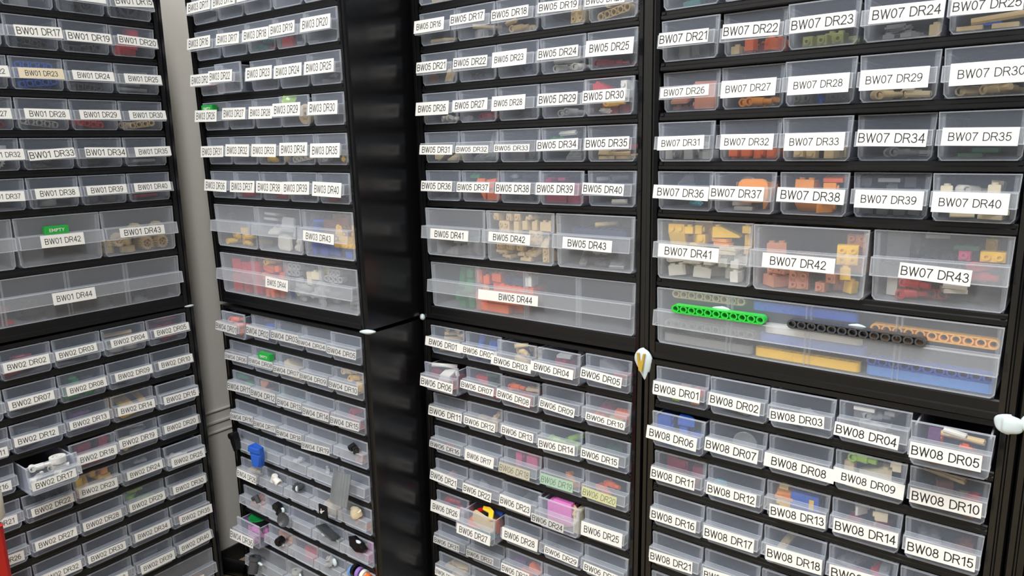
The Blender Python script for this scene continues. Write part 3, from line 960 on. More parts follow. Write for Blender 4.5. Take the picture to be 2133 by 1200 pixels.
CONTENTS = {
    1: {14: 'darkgrey wheel 3', 15: 'darkgrey biggear 1', 13: 'grey gear 3', 18: 'darkgrey beam 6', 19: 'darkgrey beam 6', 20: 'red biggear 2;red gear 5;red beam 2', 22: 'red connector 4', 23: 'blue beam 5;navy connector 3', 24: 'darkgrey beam 5;black connector 3',
        25: 'grey axle 8;grey beam 2', 27: 'darkred beam 4', 28: 'lightgrey beam 6', 29: 'red beam 4;red panel 1', 30: 'tan beam 2', 32: 'lightgrey gear 4', 33: 'darkgrey plate 5;grey panel 2', 34: 'black connector 5', 35: 'grey panel 3;lightgrey axle 2',
        38: 'grey wheel 5', 39: 'darkgrey wheel 5', 40: 'darkred panel 3', 43: 'tan gear 12;tan biggear 1 0.6-1', 44: 'red plate 3 0-0.3;darkred connector 4 0-0.3;black panel 8 0.3-1;black wheel 4 0.3-1', 41: 'darkgrey plate 4'},
    2: {2: 'darkred connector 3;brown brick 2', 3: 'black connector 4', 4: 'lightgrey wheel 3;yellow wheel 1 0.6-1;tan axle 2;cream plate 1', 5: 'darkred connector 6;darkred panel 1', 7: 'black beam 3', 8: 'green brick 3;darkgrey wheel 2;green plate 2', 9: 'navy connector 3', 13: 'purple connector 3;black beam 2',
        14: 'yellow beam 2;yellow plate 3;orange connector 1;green connector 2', 12: 'darkgrey connector 4', 17: 'white connector 6;cream connector 4;red connector 1;white wheel 4', 18: 'darkred brick 4;darkred minibrick 8;darkred slope 4', 19: 'tan connector 2;grey connector 2;lightgrey axle 2', 22: 'black beam 3',
        23: 'yellow plate 4;brightorange minibrick 6;yellow slope 3;yellow minibrick 6;brightorange slope 2;yellow minibrick 8', 24: 'grey plate 3;tan connector 1', 25: 'white connector 2', 29: 'lime connector 5;lime plate 1', 30: 'grey plate 3', 35: 'orange connector 1', 40: 'red connector 1', 33: 'grey connector 1', 39: 'darkgrey connector 3', 43: 'tan connector 3;nougat brick 2'},
    3: {11: 'grey plate 2', 15: 'tan plate 2', 18: 'teal connector 2;red connector 1', 19: 'red brick 1;grey axle 3', 21: 'darkred connector 2', 22: 'darkgrey connector 4', 25: 'grey axle 3', 33: 'yellow connector 6;yellow plate 1;tan panel 1', 34: 'white beam 3;lightgrey connector 3', 35: 'yellow connector 3;grey wheel 1',
        37: 'red connector 1', 38: 'darkred panel 1;darkgrey connector 3', 39: 'darkgrey connector 2', 40: 'darkred plate 1;darkgrey plate 2', 41: 'yellow connector 6;yellow gear 2;darkgrey gear 4;grey connector 2', 42: 'white panel 2;white plate 6;lightgrey panel 3', 43: 'blue brick 12;brown brick 3;tan slope 3;blue plate 4',
        44: 'red block 6 0.04-0.3;orange minibrick 10 0.2-0.45;orange beam 4 0.15-0.4;blue minibrick 3 0.35-0.5;orange minibrick 8 0.25-0.5;yellow connector 2 0.3-0.4;green brick 2 0.3-0.5;blue brick 3 0.35-0.5;lightgrey connector 14 0.4-0.8;cream brick 5 0.6-0.8;lightgrey beam 8 0.5-0.9;grey axle 4 0.6-1;orange wheel 3 0.3-0.6'},
    4: {1: 'orange connector 3', 2: 'blue connector 3;orange axle 2;brown plate 1', 3: 'grey plate 2', 8: 'tan slope 2', 9: 'darkgrey plate 1', 10: 'yellow connector 4;red connector 2;tan connector 1', 11: 'tan brick 2;green connector 2', 12: 'green plate 2;nougat slope 2', 13: 'teal plate 2', 14: 'darkred connector 1', 15: 'red connector 4',
        26: 'tan connector 2', 20: 'nougat connector 2', 29: 'tan slope 2', 30: 'nougat slope 2', 31: 'orange slope 1;nougat plate 1', 34: 'lime connector 1', 35: 'pink plate 2;lime plate 1', 36: 'pink connector 7;purple plate 3;orange plate 1', 37: 'nougat slope 5;nougat plate 3;brightorange brick 1', 38: 'red block 1;darkred plate 2', 42: 'tan block 2'},
    5: {11: 'tan plate 3', 13: 'tan beam 2', 16: 'tan axle 2', 17: 'lightgrey slope 2;cream axle 2;grey connector 2', 18: 'tan connector 2;red minibrick 1;tan axle 1', 20: 'tan beam 8', 21: 'tan tile 1;brown minibrick 1', 22: 'black connector 8', 23: 'navy wheel 1', 24: 'white connector 5;lightgrey axle 2;olive plate 1',
        25: 'darkred connector 14;magenta connector 5', 26: 'white connector 3;cyan connector 2;tan connector 2', 27: 'darkred connector 7;tan gear 1;brown connector 3', 28: 'black connector 8;darkred connector 1', 29: 'lightgrey connector 4;darkgrey brick 2', 30: 'white axle 1;yellow connector 1;darkred minibrick 1;yellow axle 1;white minibrick 1;red slope 2;black brick 2',
        31: 'cream slope 3;brown slope 1;tan plate 1', 32: 'grey plate 2', 33: 'darkgrey brick 3', 34: 'grey plate 2;green brick 1;white axle 1', 35: 'tan tile 5;tan axle 4;tan slope 2;red axle 1', 36: 'darkgrey plate 1', 37: 'orange slope 6;orange beam 3;green plate 3', 38: 'darkgrey axle 6;darkgrey beam 2;clear axle 3', 39: 'magenta block 3;red slope 1;magenta plate 2',
        40: 'white axle 1;darkgrey connector 3;lightgrey axle 1', 41: 'grey slope 3;grey brick 4;teal plate 1', 42: 'tan plate 5;tan tbrick 8;tan slope 4;tan minibrick 8;tan plate 4;tan tbrick 8;tan connector 5;tan minibrick 10;tan plate 5;tan tbrick 6;tan connector 4', 43: 'grey plate 4;navy longbrick 4;tan axle 1;lightgrey slope 2',
        44: 'orange longbrick 6 0.2-0.55;navy brick 3 0.33-0.5;green brick 10 0.1-0.22;lime connector 3 0.14-0.24;tan connector 3 0.14-0.3;orange brick 6 0.22-0.5;yellow brick 4 0.22-0.36;blue brick 4 0.3-0.42;white dish 2 0.34-0.5;white brick 2 0.45-0.56;red brick 3 0.4-0.55;tan brick 3 0.4-0.5'},
    6: {1: 'tan axle 9;tan plate 3;tan axle 5', 2: 'blue plate 3;navy brick 2', 3: 'tan connector 6;tan axle 2', 4: 'darkred brick 3;white plate 2;lightgrey tile 2', 5: 'red connector 2;clear slope 2;cream tile 1', 6: 'red tile 4;darkred slope 2;white tile 2;white axle 3;cream plate 1', 7: 'red slope 3;darkgreen plate 2;orange minibrick 1',
        8: 'red slope 3;orange connector 2;tan tile 1', 9: 'navy minibrick 2', 10: 'tan slope 1;orange brick 3;darkred plate 2;orange connector 2', 11: 'tan tile 1', 12: 'tan minibrick 6', 13: 'grey tile 2', 14: 'lime connector 4;lime plate 1', 15: 'darkgreen plate 2', 16: 'red minibrick 1', 17: 'grey minibrick 1',
        18: 'teal tile 2;rose slope 3;rose brick 4', 19: 'brightorange connector 2', 20: 'orange connector 5;orange brick 3', 21: 'nougat slope 1;grey plate 1', 22: 'grey tile 2', 23: 'darkgrey tile 2;grey plate 2', 24: 'tan axle 6 0.6-1', 26: 'red connector 4', 27: 'cyan tile 3;teal tile 1;orange slope 2', 28: 'red minibrick 2',
        29: 'grey slope 1', 33: 'orange slope 2;purple plate 2', 36: 'cream tile 3;tan plate 3;white slope 1', 37: 'tan plate 2'},
    7: {16: 'teal tile 3;yellow tile 2;teal plate 2', 17: 'rose brick 3', 19: 'tan plate 2', 21: 'darkgrey brick 3', 22: 'tan minibrick 1 0-0.25;white minibrick 1 0.15-0.35;orange tbrick 1 0.3-0.6;orange tbrick 2 0.55-1;orange minibrick 2;tan minibrick 2;white minibrick 3;darkred minibrick 3;red minibrick 3', 23: 'olive tbrick 8;olive brick 5;lime brick 2', 24: 'grey plate 3;tan minibrick 1;grey axle 2', 25: 'tan tile 2;tan axle 1;blue plate 1',
        26: 'salmon block 2;salmon plate 3', 27: 'brightorange connector 7;brown connector 5;tan connector 4', 28: 'darkgrey tbrick 3;blue slope 1;lightgrey minibrick 1', 29: 'tan connector 3;cream axle 1;white minibrick 1', 30: 'tan connector 5;cream axle 2;darkred tile 1;tan axle 3', 31: 'lightgrey minibrick 12;clear tile 4', 32: 'orange minibrick 9;orange tbrick 3;cream minibrick 4;white minibrick 3;darkred minibrick 3',
        33: 'tan minibrick 9;cream minibrick 4', 34: 'grey connector 2;lightgrey axle 2;navy tile 1', 35: 'darkgreen wheel 3;darkgreen tile 2', 36: 'cyan axle 2;tan axle 1;navy tile 1;grey slope 1', 37: 'lightgrey tile 2;darkgrey dish 1;brightorange slope 2', 38: 'brightorange slope 5;brown tbrick 3;orange tile 2', 39: 'darkgrey minibrick 8;darkgrey slope 3;darkgrey minibrick 5;grey minibrick 4;lightgrey tile 3;orange tile 1;lightgrey minibrick 5;orange axle 1;white axle 1;orange tile 1',
        40: 'cream tile 3;white slope 2 <0.5;cream minibrick 4 <0.6;white minibrick 5 <0.6;white connector 2;cream minibrick 8;white minibrick 10', 41: 'white tbrick 10 <0.5;white minibrick 8 <0.5;white slope 4 <0.5;cream tbrick 3 <0.5;white minibrick 10 <0.5;cream slope 2 <0.55;cream tile 2 0.6-1;brightorange tile 2 0.5-1;yellow slope 5;yellow tbrick 3;yellow minibrick 10;yellow slope 8;lightyellow tile 4;yellow minibrick 10;yellow tbrick 6;lightyellow slope 4;brightorange minibrick 6', 42: 'salmon tbrick 3 0-0.5;yellow tbrick 2 0.2-0.5;brown tbrick 2 0.3-0.6;salmon tbrick 3 0.5-0.8;yellow tbrick 3 0.65-0.95;nougat tbrick 2 0.8-1;nougat tbrick 2',
        43: 'red connector 2 0.15-0.5;red beam 1 0.2-0.5;white slope 1 0.05-0.3;white tile 2 0.5-0.75;red connector 2 0.7-0.95;yellow tbrick 2 0.8-1;rose tbrick 2 0.62-0.85;darkgrey plate 5 0.2-0.7;black slope 4 0.2-0.7;darkgreen tile 1 0.6-0.7;darkgrey brick 4;cream slope 3 0.65-1;grey tile 4 0.1-0.7;grey slope 4 0-0.5;lightgrey tile 3 0.2-0.6;lightgrey slope 3 0.3-0.7;tan slope 2 0.6-0.9;cream plate 2 0.55-0.9'},
    8: {1: 'lime minibrick 1;nougat minibrick 2;red minibrick 1', 2: 'grey slope 1', 3: 'grey connector 2', 4: 'lightgrey connector 4;white tile 2;grey plate 2;lightgrey brick 2', 5: 'brown tile 4;brightorange axle 1;orange slope 2;purple minibrick 1;tan axle 1;white axle 1', 6: 'blue slope 8;blue brick 8;blue plate 4;yellow plate 1', 7: 'grey dish 2;olive dish 1', 8: 'teal tile 1;brown minibrick 2',
        9: 'cream slope 6;tan slope 4;tan minibrick 6;lime connector 1;cream minibrick 6;white slope 4', 10: 'brown slope 1;nougat minibrick 2;red slope 1;darkgrey minibrick 3;tan axle 2', 11: 'darkred slope 3;tan connector 3;red tile 2;tan tile 2', 12: 'red connector 1;cyan slope 1;grey axle 1', 13: 'yellow slope 3;brightorange tile 3;yellow tile 2', 14: 'red tile 2;darkred slope 2;tan slope 2;white slope 1;cream minibrick 1',
        15: 'grey slope 2;grey plate 2;brown slope 1', 16: 'brown minibrick 2', 18: 'grey tile 2;tan plate 1', 19: 'rose slope 2;red slope 1;grey plate 3'},
}
for k, dd in CONTENTS.items():
    for dr, spec in dd.items():
        if (k, dr) in ((7, 44),):
            continue
        fill(k, dr, spec)


# ---------------------------------------------------------------- single pieces with a place of their own
def put(name, mb, mats, M, label, cat, group=None, smooth=False):
    o = link(name, mb.mesh(name, mats, smooth) if isinstance(mb, MB) else mb, None, None, M)
    return tag(o, label, cat, group)


def at(k, u, v, d, R=Matrix.Identity(4)):
    """a point on cabinet k: u across, v down from the drawer grid's top, d out of the front"""
    return pose(k) @ Matrix.Translation((u, -d, -v)) @ R


R9 = rowv(9)
M7 = dict(row=R9)
g = 'long toy beams in the wide drawer under BW07 DR43'
put('toy_liftarm', t_beam(11), [cmat('brightgreen')], at(7, .0647, R9 + .0165, .0054), 'bright green toy beam with eleven holes lying on the pull lip under BW07 DR41', 'toy beam')
put('toy_liftarm', t_beam(13), [cmat('darkgrey')], at(7, .1795, R9 + .0164, .0054, RY(.4)), 'dark grey toy beam with thirteen holes lying on the pull lip of the wide drawer', 'toy beam')
put('toy_liftarm', t_beam(11), [cmat('amber')], at(7, .2332, R9 + .0140, -.0075, RY(.6)), 'orange-yellow toy beam inside the wide drawer, behind the dark grey beam', 'toy beam', None)
put('toy_liftarm', t_beam(9), [cmat('tan')], at(7, .0485, R9 + .0062, -.0120), 'tan toy beam at the top left inside the wide drawer under BW07 DR41', 'toy beam')
put('toy_liftarm', t_beam(11), [cmat('grey')], at(7, .0515, R9 + .0352, -.0075), 'grey toy beam seen faintly behind the pull lip at the wide drawer left end', 'toy beam')


def flat_beam(n, color, u0, v, d, label):
    """a beam turned so that its smooth side faces out"""
    put('toy_liftarm', t_beam(n), [cmat(color)], at(7, u0 + (n - 1) * U / 2 + .0039, v, d, RX(90)), label, 'toy beam')


flat_beam(11, 'blue', .0925, R9 + .0072, -.0080, 'blue toy beam with its smooth side out, top middle of the wide drawer')
flat_beam(10, 'white', .1040, R9 + .0262, -.0080, 'white toy beam with its smooth side out, middle of the wide drawer')
flat_beam(11, 'blue', .1000, R9 + .0352, -.0080, 'blue toy beam with its smooth side out, below the white beam in the wide drawer')
flat_beam(11, 'yellow', .0965, R9 + .0488, -.0072, 'yellow toy beam with its smooth side out, bottom middle of the wide drawer')
put('toy_liftarm', t_beam(11), [cmat('black')], at(7, .1405, R9 + .0418 - .0007, -.0190), 'black toy beam above the yellow beam in the wide drawer', 'toy beam')
put('toy_liftarm', t_beam(11), [cmat('blue')], at(7, .2325, R9 + .0407, -.0076), 'blue toy beam with its holes out, right end of the wide drawer', 'toy beam')
flat_beam(11, 'lightblue', .1885, R9 + .0488, -.0072, 'light blue toy beam with its smooth side out, bottom right of the wide drawer')
flat_beam(11, 'grey', .0065, R9 + .0488, -.0072, 'grey toy beam with its smooth side out, bottom left of the wide drawer')

put('toy_fairing', t_panel(.026, .020, .003, .006), [cmat('brightorange')], drawer_M(7, 37) @ Matrix.Translation((.034, .0052, -.0160)), 'orange rounded toy panel standing behind the strip of drawer BW07 DR37', 'toy panel')
put('toy_brick', t_brick(3, 1, .0150, False, False), [cmat('blue')], drawer_M(8, 13) @ Matrix.Translation((.033, .0080, -.0220)), 'large blue toy block at the front of drawer BW08 DR13', 'toy brick')
put('toy_slope', t_slope(1, 2, .016), [cmat('yellow')], drawer_M(8, 13) @ Matrix.Translation((.0125, .013, -.0222)), 'tall yellow toy slope left of the large blue block in drawer BW08 DR13', 'toy slope')
put('toy_brick', t_brick(4, 2, .022, False, False), [cmat('pink')], drawer_M(6, 24) @ Matrix.Translation((.0260, .0125, -.0262)), 'tall pink toy block standing up out of the drawer marked BW06 DR24', 'toy brick')
put('toy_flat', t_brick(3, 1, .0030, False, False), [cmat('pink')], drawer_M(6, 24) @ Matrix.Translation((.0290, .0100, -.0040)), 'flat pink toy tile on top of the tall pink block in BW06 DR24', 'toy tile')
put('toy_brick', t_brick(1, 3, .026, False, False), [cmat('cream')], drawer_M(6, 24) @ Matrix.Translation((.0484, .0170, -.0325)), 'tall cream toy brick at the right side of drawer BW06 DR24', 'toy brick')
put('toy_fairing', t_panel(.030, .014, .003, .003), [cmat('blue')], drawer_M(6, 27) @ Matrix.Translation((.032, .0290, -.0035)) @ RX(-35), 'blue toy panel lying on top of the full drawer BW06 DR27', 'toy panel')
put('toy_axle', t_axle(.020), [cmat('red')], drawer_M(6, 27) @ Matrix.Translation((.0270, .0170, -.0015)) @ RZ(60), 'red toy axle on top of the full drawer BW06 DR27', 'toy axle')
mbb = MB()
mbb.prism([(-.013, .003), (-.004, .0045), (.004, .0015), (.010, -.010), (.005, -.012), (-.001, -.0025), (-.011, -.0015)], 2, -.0012, .0012)
put('toy_hook', mbb, [cmat('yellow')], drawer_M(6, 27) @ Matrix.Translation((.0385, .0130, .0003)) @ RX(28), 'bent yellow toy piece on top of the full drawer BW06 DR27', 'toy piece')
put('toy_fairing', t_panel(.034, .018, .0026, .003), [cmat('tan')], drawer_M(6, 27) @ Matrix.Translation((.0325, .0065, -.0130)) @ RY(14), 'tan toy panel standing behind the front of drawer BW06 DR27', 'toy panel')
put('toy_brick', t_brick(2, 2, .0096, True), [cmat('tan')], drawer_M(5, 19) @ Matrix.Translation((.0435, .0128, -.0250)) @ RX(90), 'square tan hollow-stud toy brick at the front right of drawer BW05 DR19', 'toy brick')
put('toy_dish', t_dish(.0105), [cmat('lime')], drawer_M(3, 29) @ Matrix.Translation((.0130, .0075, -.0042)) @ RX(62) @ RY(14), 'lime green toy dish sticking up out of drawer BW03 DR29', 'toy dish')
put('toy_roller', t_wheel(.0115, .005), [cmat('tan')], drawer_M(3, 29) @ Matrix.Translation((.0400, .0085, -.0215)) @ RX(86), 'tan toy wheel at the lower front of drawer BW03 DR29', 'toy wheel')
put('toy_plate', t_brick(4, 6, .0032), [cmat('yellow')], drawer_M(3, 43) @ Matrix.Translation((.0740, .0080, -.0300)) @ RX(78) @ RZ(90) @ Matrix.Scale(.85, 4), 'yellow toy plate standing on edge at the right in drawer BW03 DR43', 'toy plate')


# green marker tags reading EMPTY
def empty_tag():
    mb = MB()
    mb.box(-.0125, .0125, -.0036, .0036, 0, .0085)
    mb.box(-.0120, .0120, -.0032, .0032, .0085, .0090)
    tv, tf, asp = EMPTY_TXT
    mb.add([((x - .5) * .0165, -.00375, .0024 + y * .0038) for x, y in tv], tf, 1)
    return mb


tagmesh = empty_tag().mesh('marker_tag', [cmat('taggreen'), cmat('white')])
gt = 'green tags reading EMPTY on drawer lips'
put('marker_tag', tagmesh, None, at(1, .1349, rowv(8) + .0204, .0043 + PULL.get((1, 42), 0)), 'green tag reading EMPTY on the lip of drawer BW01 DR42', 'marker tag', gt)
put('marker_tag', tagmesh, None, at(3, .0227, rowv(5) + .0124, .0043), 'green tag reading EMPTY on the lip of drawer BW03 DR26', 'marker tag', gt)
put('marker_tag', tagmesh, None, at(4, .0930, rowv(1) + .0124, .0043), 'green tag reading EMPTY on the lip of drawer BW04 DR08', 'marker tag', gt)


# pale putty pressed over the cabinet joints
def blob(rx, ry, rz, seed, amp=.22, tail=0.0):
    rng = random.Random(seed)
    ph = [rng.uniform(0, 6.28) for _ in range(8)]
    mb = MB()
    n, m_ = 26, 13
    vs = []
    for j in range(m_ + 1):
        th = math.pi * j / m_
        for i in range(n):
            a = 2 * math.pi * i / n
            w_ = 1 + amp * (math.sin(2 * a + ph[0]) * .5 + math.sin(3 * a + ph[1] + th) * .35 + math.sin(5 * a + ph[2]) * .2 + math.sin(3 * th + ph[3]) * .25)
            x, z = math.sin(th) * math.cos(a) * w_, math.cos(th) * (1 + amp * math.sin(a + ph[4]) * .3)
            y = math.sin(th) * math.sin(a) * w_
            X, Z = x * rx, z * rz
            if tail and z < -.2:
                X = X * (1 - .5 * min(1, (-z - .2) / .8)) + rx * .35 * (-z - .2)
                Z -= tail * (-z - .2)
            vs.append((X, y * ry, Z))
    fs = []
    for j in range(m_):
        for i in range(n):
            k_ = (i + 1) % n
            fs.append((j * n + i, j * n + k_, (j + 1) * n + k_, (j + 1) * n + i))
    mb.add(vs, fs)
    return mb


SEAM = .4893
gb = 'putty pads behind the beams on the wide drawer lip'
put('putty_pad', blob(.0105, .0010, .0052, 21, .15), [M_PUTTY], at(7, .0660, R9 + .0158, .0010), 'white putty pad behind the bright green beam on the wide drawer', 'putty', gb, True)
put('putty_pad', blob(.0090, .0010, .0050, 22, .15), [M_PUTTY], at(7, .1800, R9 + .0158, .0010), 'white putty pad behind the dark grey beam on the wide drawer', 'putty', gb, True)
gp = 'putty lumps over the cabinet joints'
put('putty_lump', blob(.0085, .0040, .0120, 3, .20, .010), [M_PUTTY], at(5, .2945, SEAM + .0035, .0085), 'pale blue putty lump with a gold clip in the joint between BW06 and BW08', 'putty', gp, True)
cl = MB()
for s in (-1, 1):
    cl.add(MB().prism([(s * .0044, .0085), (s * .0024, .0085), (s * .0004, -.0060), (s * .0026, -.0040)], 1, -.0012, .0012).v, [(0, 1, 2, 3)[::-1], (4, 5, 6, 7), (0, 1, 5, 4), (1, 2, 6, 5), (2, 3, 7, 6), (3, 0, 4, 7)])
cl.prism([(-.0026, -.0020), (.0026, -.0020), (.0018, -.0085), (0, -.0100), (-.0018, -.0085)], 1, -.0016, .0014)
cl.prism([(-.0018, .0010), (.0018, .0010), (.0022, -.0020), (-.0022, -.0020)], 1, -.0010, .0010)
put('toy_clip', cl, [mat('gold_toy_plastic', (196, 164, 60), .3, .05, 60)], at(5, .2938, SEAM + .0042, .0135), 'gold forked toy clip pressed into the pale putty beside drawer BW06 DR05', 'toy clip')
put('putty_lump', blob(.0105, .0030, .0072, 5, .34), [M_PUTTY], at(7, .2893, SEAM + .0004, .0028), 'large pale putty lump on the joint above drawer BW08 DR05', 'putty', gp, True)
put('putty_lump', blob(.0034, .0026, .0072, 8, .3), [M_PUTTY], at(7, .2995, SEAM - .0010, .0034, RY(-25)), 'narrow putty lump beside the large one above drawer BW08 DR05', 'putty', gp, True)
put('putty_lump', blob(.0125, .0038, .0027, 11, .25), [M_PUTTY], at(3, .2945, SEAM, .0030, RY(-8)), 'long pale putty smear on the corner joint between BW03 and BW04', 'putty', gp, True)
put('putty_lump', blob(.0040, .0030, .0038, 12, .25), [M_PUTTY], at(5, -.0135, SEAM, .0028), 'small pale putty dab on the joint between BW05 and BW06 beside the side panel', 'putty', gp, True)
put('putty_lump', blob(.0060, .0026, .0014, 13, .25), [M_PUTTY], at(1, .2868, SEAM, .0024), 'thin pale putty smear on the joint between BW01 and BW02', 'putty', gp, True)

# sample pieces stuck with putty to the fronts of the unlabelled BW04 drawers
gs = 'putty dabs behind the sample pieces'


def sample(dr, du, dz, d, parts, label, cat, name, R=Matrix.Identity(4), putty=None):
    """a single piece resting on a drawer's pull lip"""
    r, c, n = cell(dr)
    vt = .0125 if dr <= 40 else .0205
    base = drawer_M(4, dr) @ Matrix.Translation((du, -d, -vt + dz))
    mb, mt = parts
    put(name, mb, mt, base @ R, label, cat)
    if putty:
        put('putty_dab', blob(putty[2], .0022, putty[3], dr, .2), [M_PUTTY], base @ Matrix.Translation((putty[0], putty[4] if len(putty) > 4 else .001, putty[1])), 'white putty dab holding the %s' % ' '.join(label.split()[:9]), 'putty', None, True)


def joined(*mbs):
    o = MB()
    for b in mbs:
        o.add(b.v, b.f)
    return o


def elbow():
    a = MB().disc(0, 0, .0042, 2, -.007, .004, 16)
    b = MB().disc(0, 0, .0042, 0, 0, .0085, 16)
    c = MB().ring(0, 0, .0030, .0052, 0, .0080, .0125, 16)
    return joined(a, b, c)


def crossblock():
    return joined(MB().ring(0, 0, .0024, .0040, 1, -.004, .004, 14), MB().ring(.008, 0, .0024, .0040, 2, -.004, .004, 14), MB().box(.003, .0055, -.0025, .0025, -.003, .003), MB().box(-.003, .003, -.003, .003, -.011, -.003))


def winglet():
    mb = MB()
    mb.prism([(-.016, .004), (-.010, .0075), (.004, .0060), (.016, .0010), (.013, -.0045), (.002, -.0080), (-.010, -.0050)], 1, -.003, .003)
    mb.prism([(-.011, .003), (-.006, .005), (.003, .0035), (.010, 0), (.002, -.0045), (-.008, -.0025)], 1, -.0046, -.003)
    return mb


def guard():
    mb = MB()
    mb.prism([(-.0110, .0130), (-.0040, .0165), (.0100, .0120), (.0112, .0000), (.0090, -.0150), (-.0040, -.0160), (-.0062, -.0050), (-.0092, .0040)], 1, -.003, .004)
    mb.hexa([(-.0030, -.0062, -.0140), (.0075, -.0062, -.0135), (.0082, -.003, -.0148), (-.0038, -.003, -.0158),
             (-.0062, -.0050, .0020), (.0088, -.0050, .0010), (.0105, -.003, .0040), (-.0088, -.003, .0050)])
    mb.hexa([(-.0098, -.0058, .0060), (.0090, -.0058, .0050), (.0104, -.003, .0045), (-.0100, -.003, .0058),
             (-.0085, -.0058, .0130), (.0080, -.0058, .0105), (.0096, -.003, .0118), (-.0105, -.003, .0132)])
    return mb


def windscreen():
    mb = MB()
    n = 8
    for i in range(n):
        a0, a1 = -.55 + 1.1 * i / n, -.55 + 1.1 * (i + 1) / n
        r0, r1 = .0215, .0235
        mb.prism([(r1 * math.sin(a0), -r1 * math.cos(a0) + .019), (r1 * math.sin(a1), -r1 * math.cos(a1) + .019), (r0 * math.sin(a1), -r0 * math.cos(a1) + .019), (r0 * math.sin(a0), -r0 * math.cos(a0) + .019)], 2, -.014, .016)
    return mb


def studslope():
    mb = t_slope(4, 3, .0070)
    return mb


cm = cmat
sample(20, .0330, .0045, .0048, (crossblock(), [cm('black')]), 'black toy joint on the lip of the unlabelled drawer right of BW04 DR19', 'toy joint', 'toy_connector', RY(30) @ RX(20), (.001, -.0020, .0052, .0024))
sample(21, .0120, .0000, .0125, (joined(MB().prism([(-.006, .010), (.002, .012), (.006, .004), (.009, -.010), (.002, -.014), (-.004, -.002)], 1, -.0045, .0045), MB().disc(-.003, .008, .0046, 1, -.006, .006, 14)), [cm('black')]), 'black curved toy piece on the leftmost drawer in the row above BW04 DR26', 'toy piece', 'toy_hook')
sample(22, .0170, -.0040, .0190, (guard(), [cm('blue')]), 'blue curved toy guard hanging on the second drawer above BW04 DR26', 'toy guard', 'toy_guard', RZ(10))
sample(23, .0350, .0022, .0045, (joined(MB().disc(-.004, 0, .0026, 0, -.004, .004, 12), MB().disc(.004, .001, .0026, 0, -.003, .005, 12), MB().box(-.004, .004, -.002, .002, -.0015, .0015)), [cm('clear')]), 'clear toy piece on the middle drawer in the row above BW04 DR26', 'toy piece', 'toy_connector')
sample(24, .0370, .0032, .0042, (joined(MB().disc(0, 0, .0016, 2, -.003, .006, 10), MB().disc(.003, 0, .0012, 2, -.003, .003, 10), MB().box(-.002, .004, -.0015, .0015, -.0032, -.002)), [cm('clear')]), 'small clear toy lever on the fourth drawer in the row above BW04 DR26', 'toy piece', 'toy_lever')
sample(25, .0240, -.0030, .0190, (windscreen(), [cm('smoke')]), 'large smoky toy windscreen on the rightmost drawer one row above BW04 DR26', 'toy windscreen', 'toy_windscreen', RX(-14) @ Matrix.Scale(1.32, 4))
sample(27, .0330, .0060, .0052, (elbow(), [cm('white')]), 'white toy elbow tube on the drawer right of BW04 DR26', 'toy elbow', 'toy_elbow', RY(28))
sample(28, .0290, .0062, .0055, (joined(t_brick(1, 1), MB().ring(.0065, .0048, .0018, .0036, 1, -.004, .004, 12), MB().disc(-.0062, .0048, .0024, 1, -.003, .003, 12)), [cm('darkgrey')]), 'dark grey toy hinge on the middle drawer in the row of BW04 DR26', 'toy hinge', 'toy_joint', RY(-25) @ Matrix.Translation((0, 0, -.0045)), (.0048, .0015, .0014, .0042, -.0046))
tl_ = MB()
tl_.box(-.0075, .0075, -.0012, .0012, -.0095, .0085)
tl_.add(*(lambda b: (b.v, b.f))(MB().disc(-.0025, -.0010, .0021, 1, -.0016, -.0012, 12)), mi=1)
tl_.add(*(lambda b: (b.v, b.f))(MB().prism([(-.001, .001), (.0038, .0030), (.0040, .0022), (0, -.0005)], 1, -.0016, -.0012)), mi=1)
tl_.add(*(lambda b: (b.v, b.f))(MB().prism([(-.0032, 0), (-.0028, .0036), (-.0018, .0036), (-.0014, 0)], 1, -.0016, -.0012)), mi=1)
sample(29, .0330, -.0070, .0120, (tl_, [cm('black'), cm('white')]), 'black square toy tile with small white figure on a drawer in the BW04 DR26 row', 'toy tile', 'toy_flat')
sample(30, .0340, .0028, .0050, (joined(t_dome(.0072), MB().disc(-.006, .002, .0032, 2, 0, .0075, 12), MB().disc(.006, .001, .0032, 2, .001, .0080, 12)), [cm('cream')]), 'cream domed toy piece on the rightmost drawer in the row of BW04 DR26', 'toy dome', 'toy_dome', RX(20), (0, -.0006, .0062, .0032, -.0024))
sample(31, .0400, .0068, .0050, (joined(MB().disc(0, 0, .0034, 2, -.009, .002, 14), MB().disc(-.0048, 0, .0030, 1, -.004, .004, 14)), [cm('darkgrey')]), 'dark grey toy joint on the leftmost drawer in the row above BW04 DR36', 'toy joint', 'toy_connector', RY(-38))
sample(32, .0370, .0060, .0056, (joined(MB().prism([(-.010, -.001), (-.006, .006), (.002, .007), (.006, .002), (.003, -.006), (-.003, -.004), (-.007, -.006)], 1, -.0035, .0035), MB().disc(.004, -.001, .0042, 2, -.007, .003, 12)), [cm('black')]), 'black toy hinge on the second drawer in the row above BW04 DR36', 'toy hinge', 'toy_joint', RY(20), (.0085, -.0015, .0030, .0042, .0015))
sample(33, .0065, .0010, .0150, (joined(t_dish(.0100), MB().disc(0, 0, .0034, 2, -.006, -.002, 14)), [cm('darkgrey')]), 'dark grey toy dish at the middle drawer in the row above BW04 DR36', 'toy dish', 'toy_dish', RX(72) @ RY(15))
sample(34, .0330, .0032, .0052, (studslope(), [cm('darkgrey')]), 'dark grey studded toy wedge on the fourth drawer in the row above BW04 DR36', 'toy wedge', 'toy_slope', RY(18) @ RX(-35) @ Matrix.Translation((0, 0, -.002)), (-.0058, -.0018, .0042, .0010, -.0046))
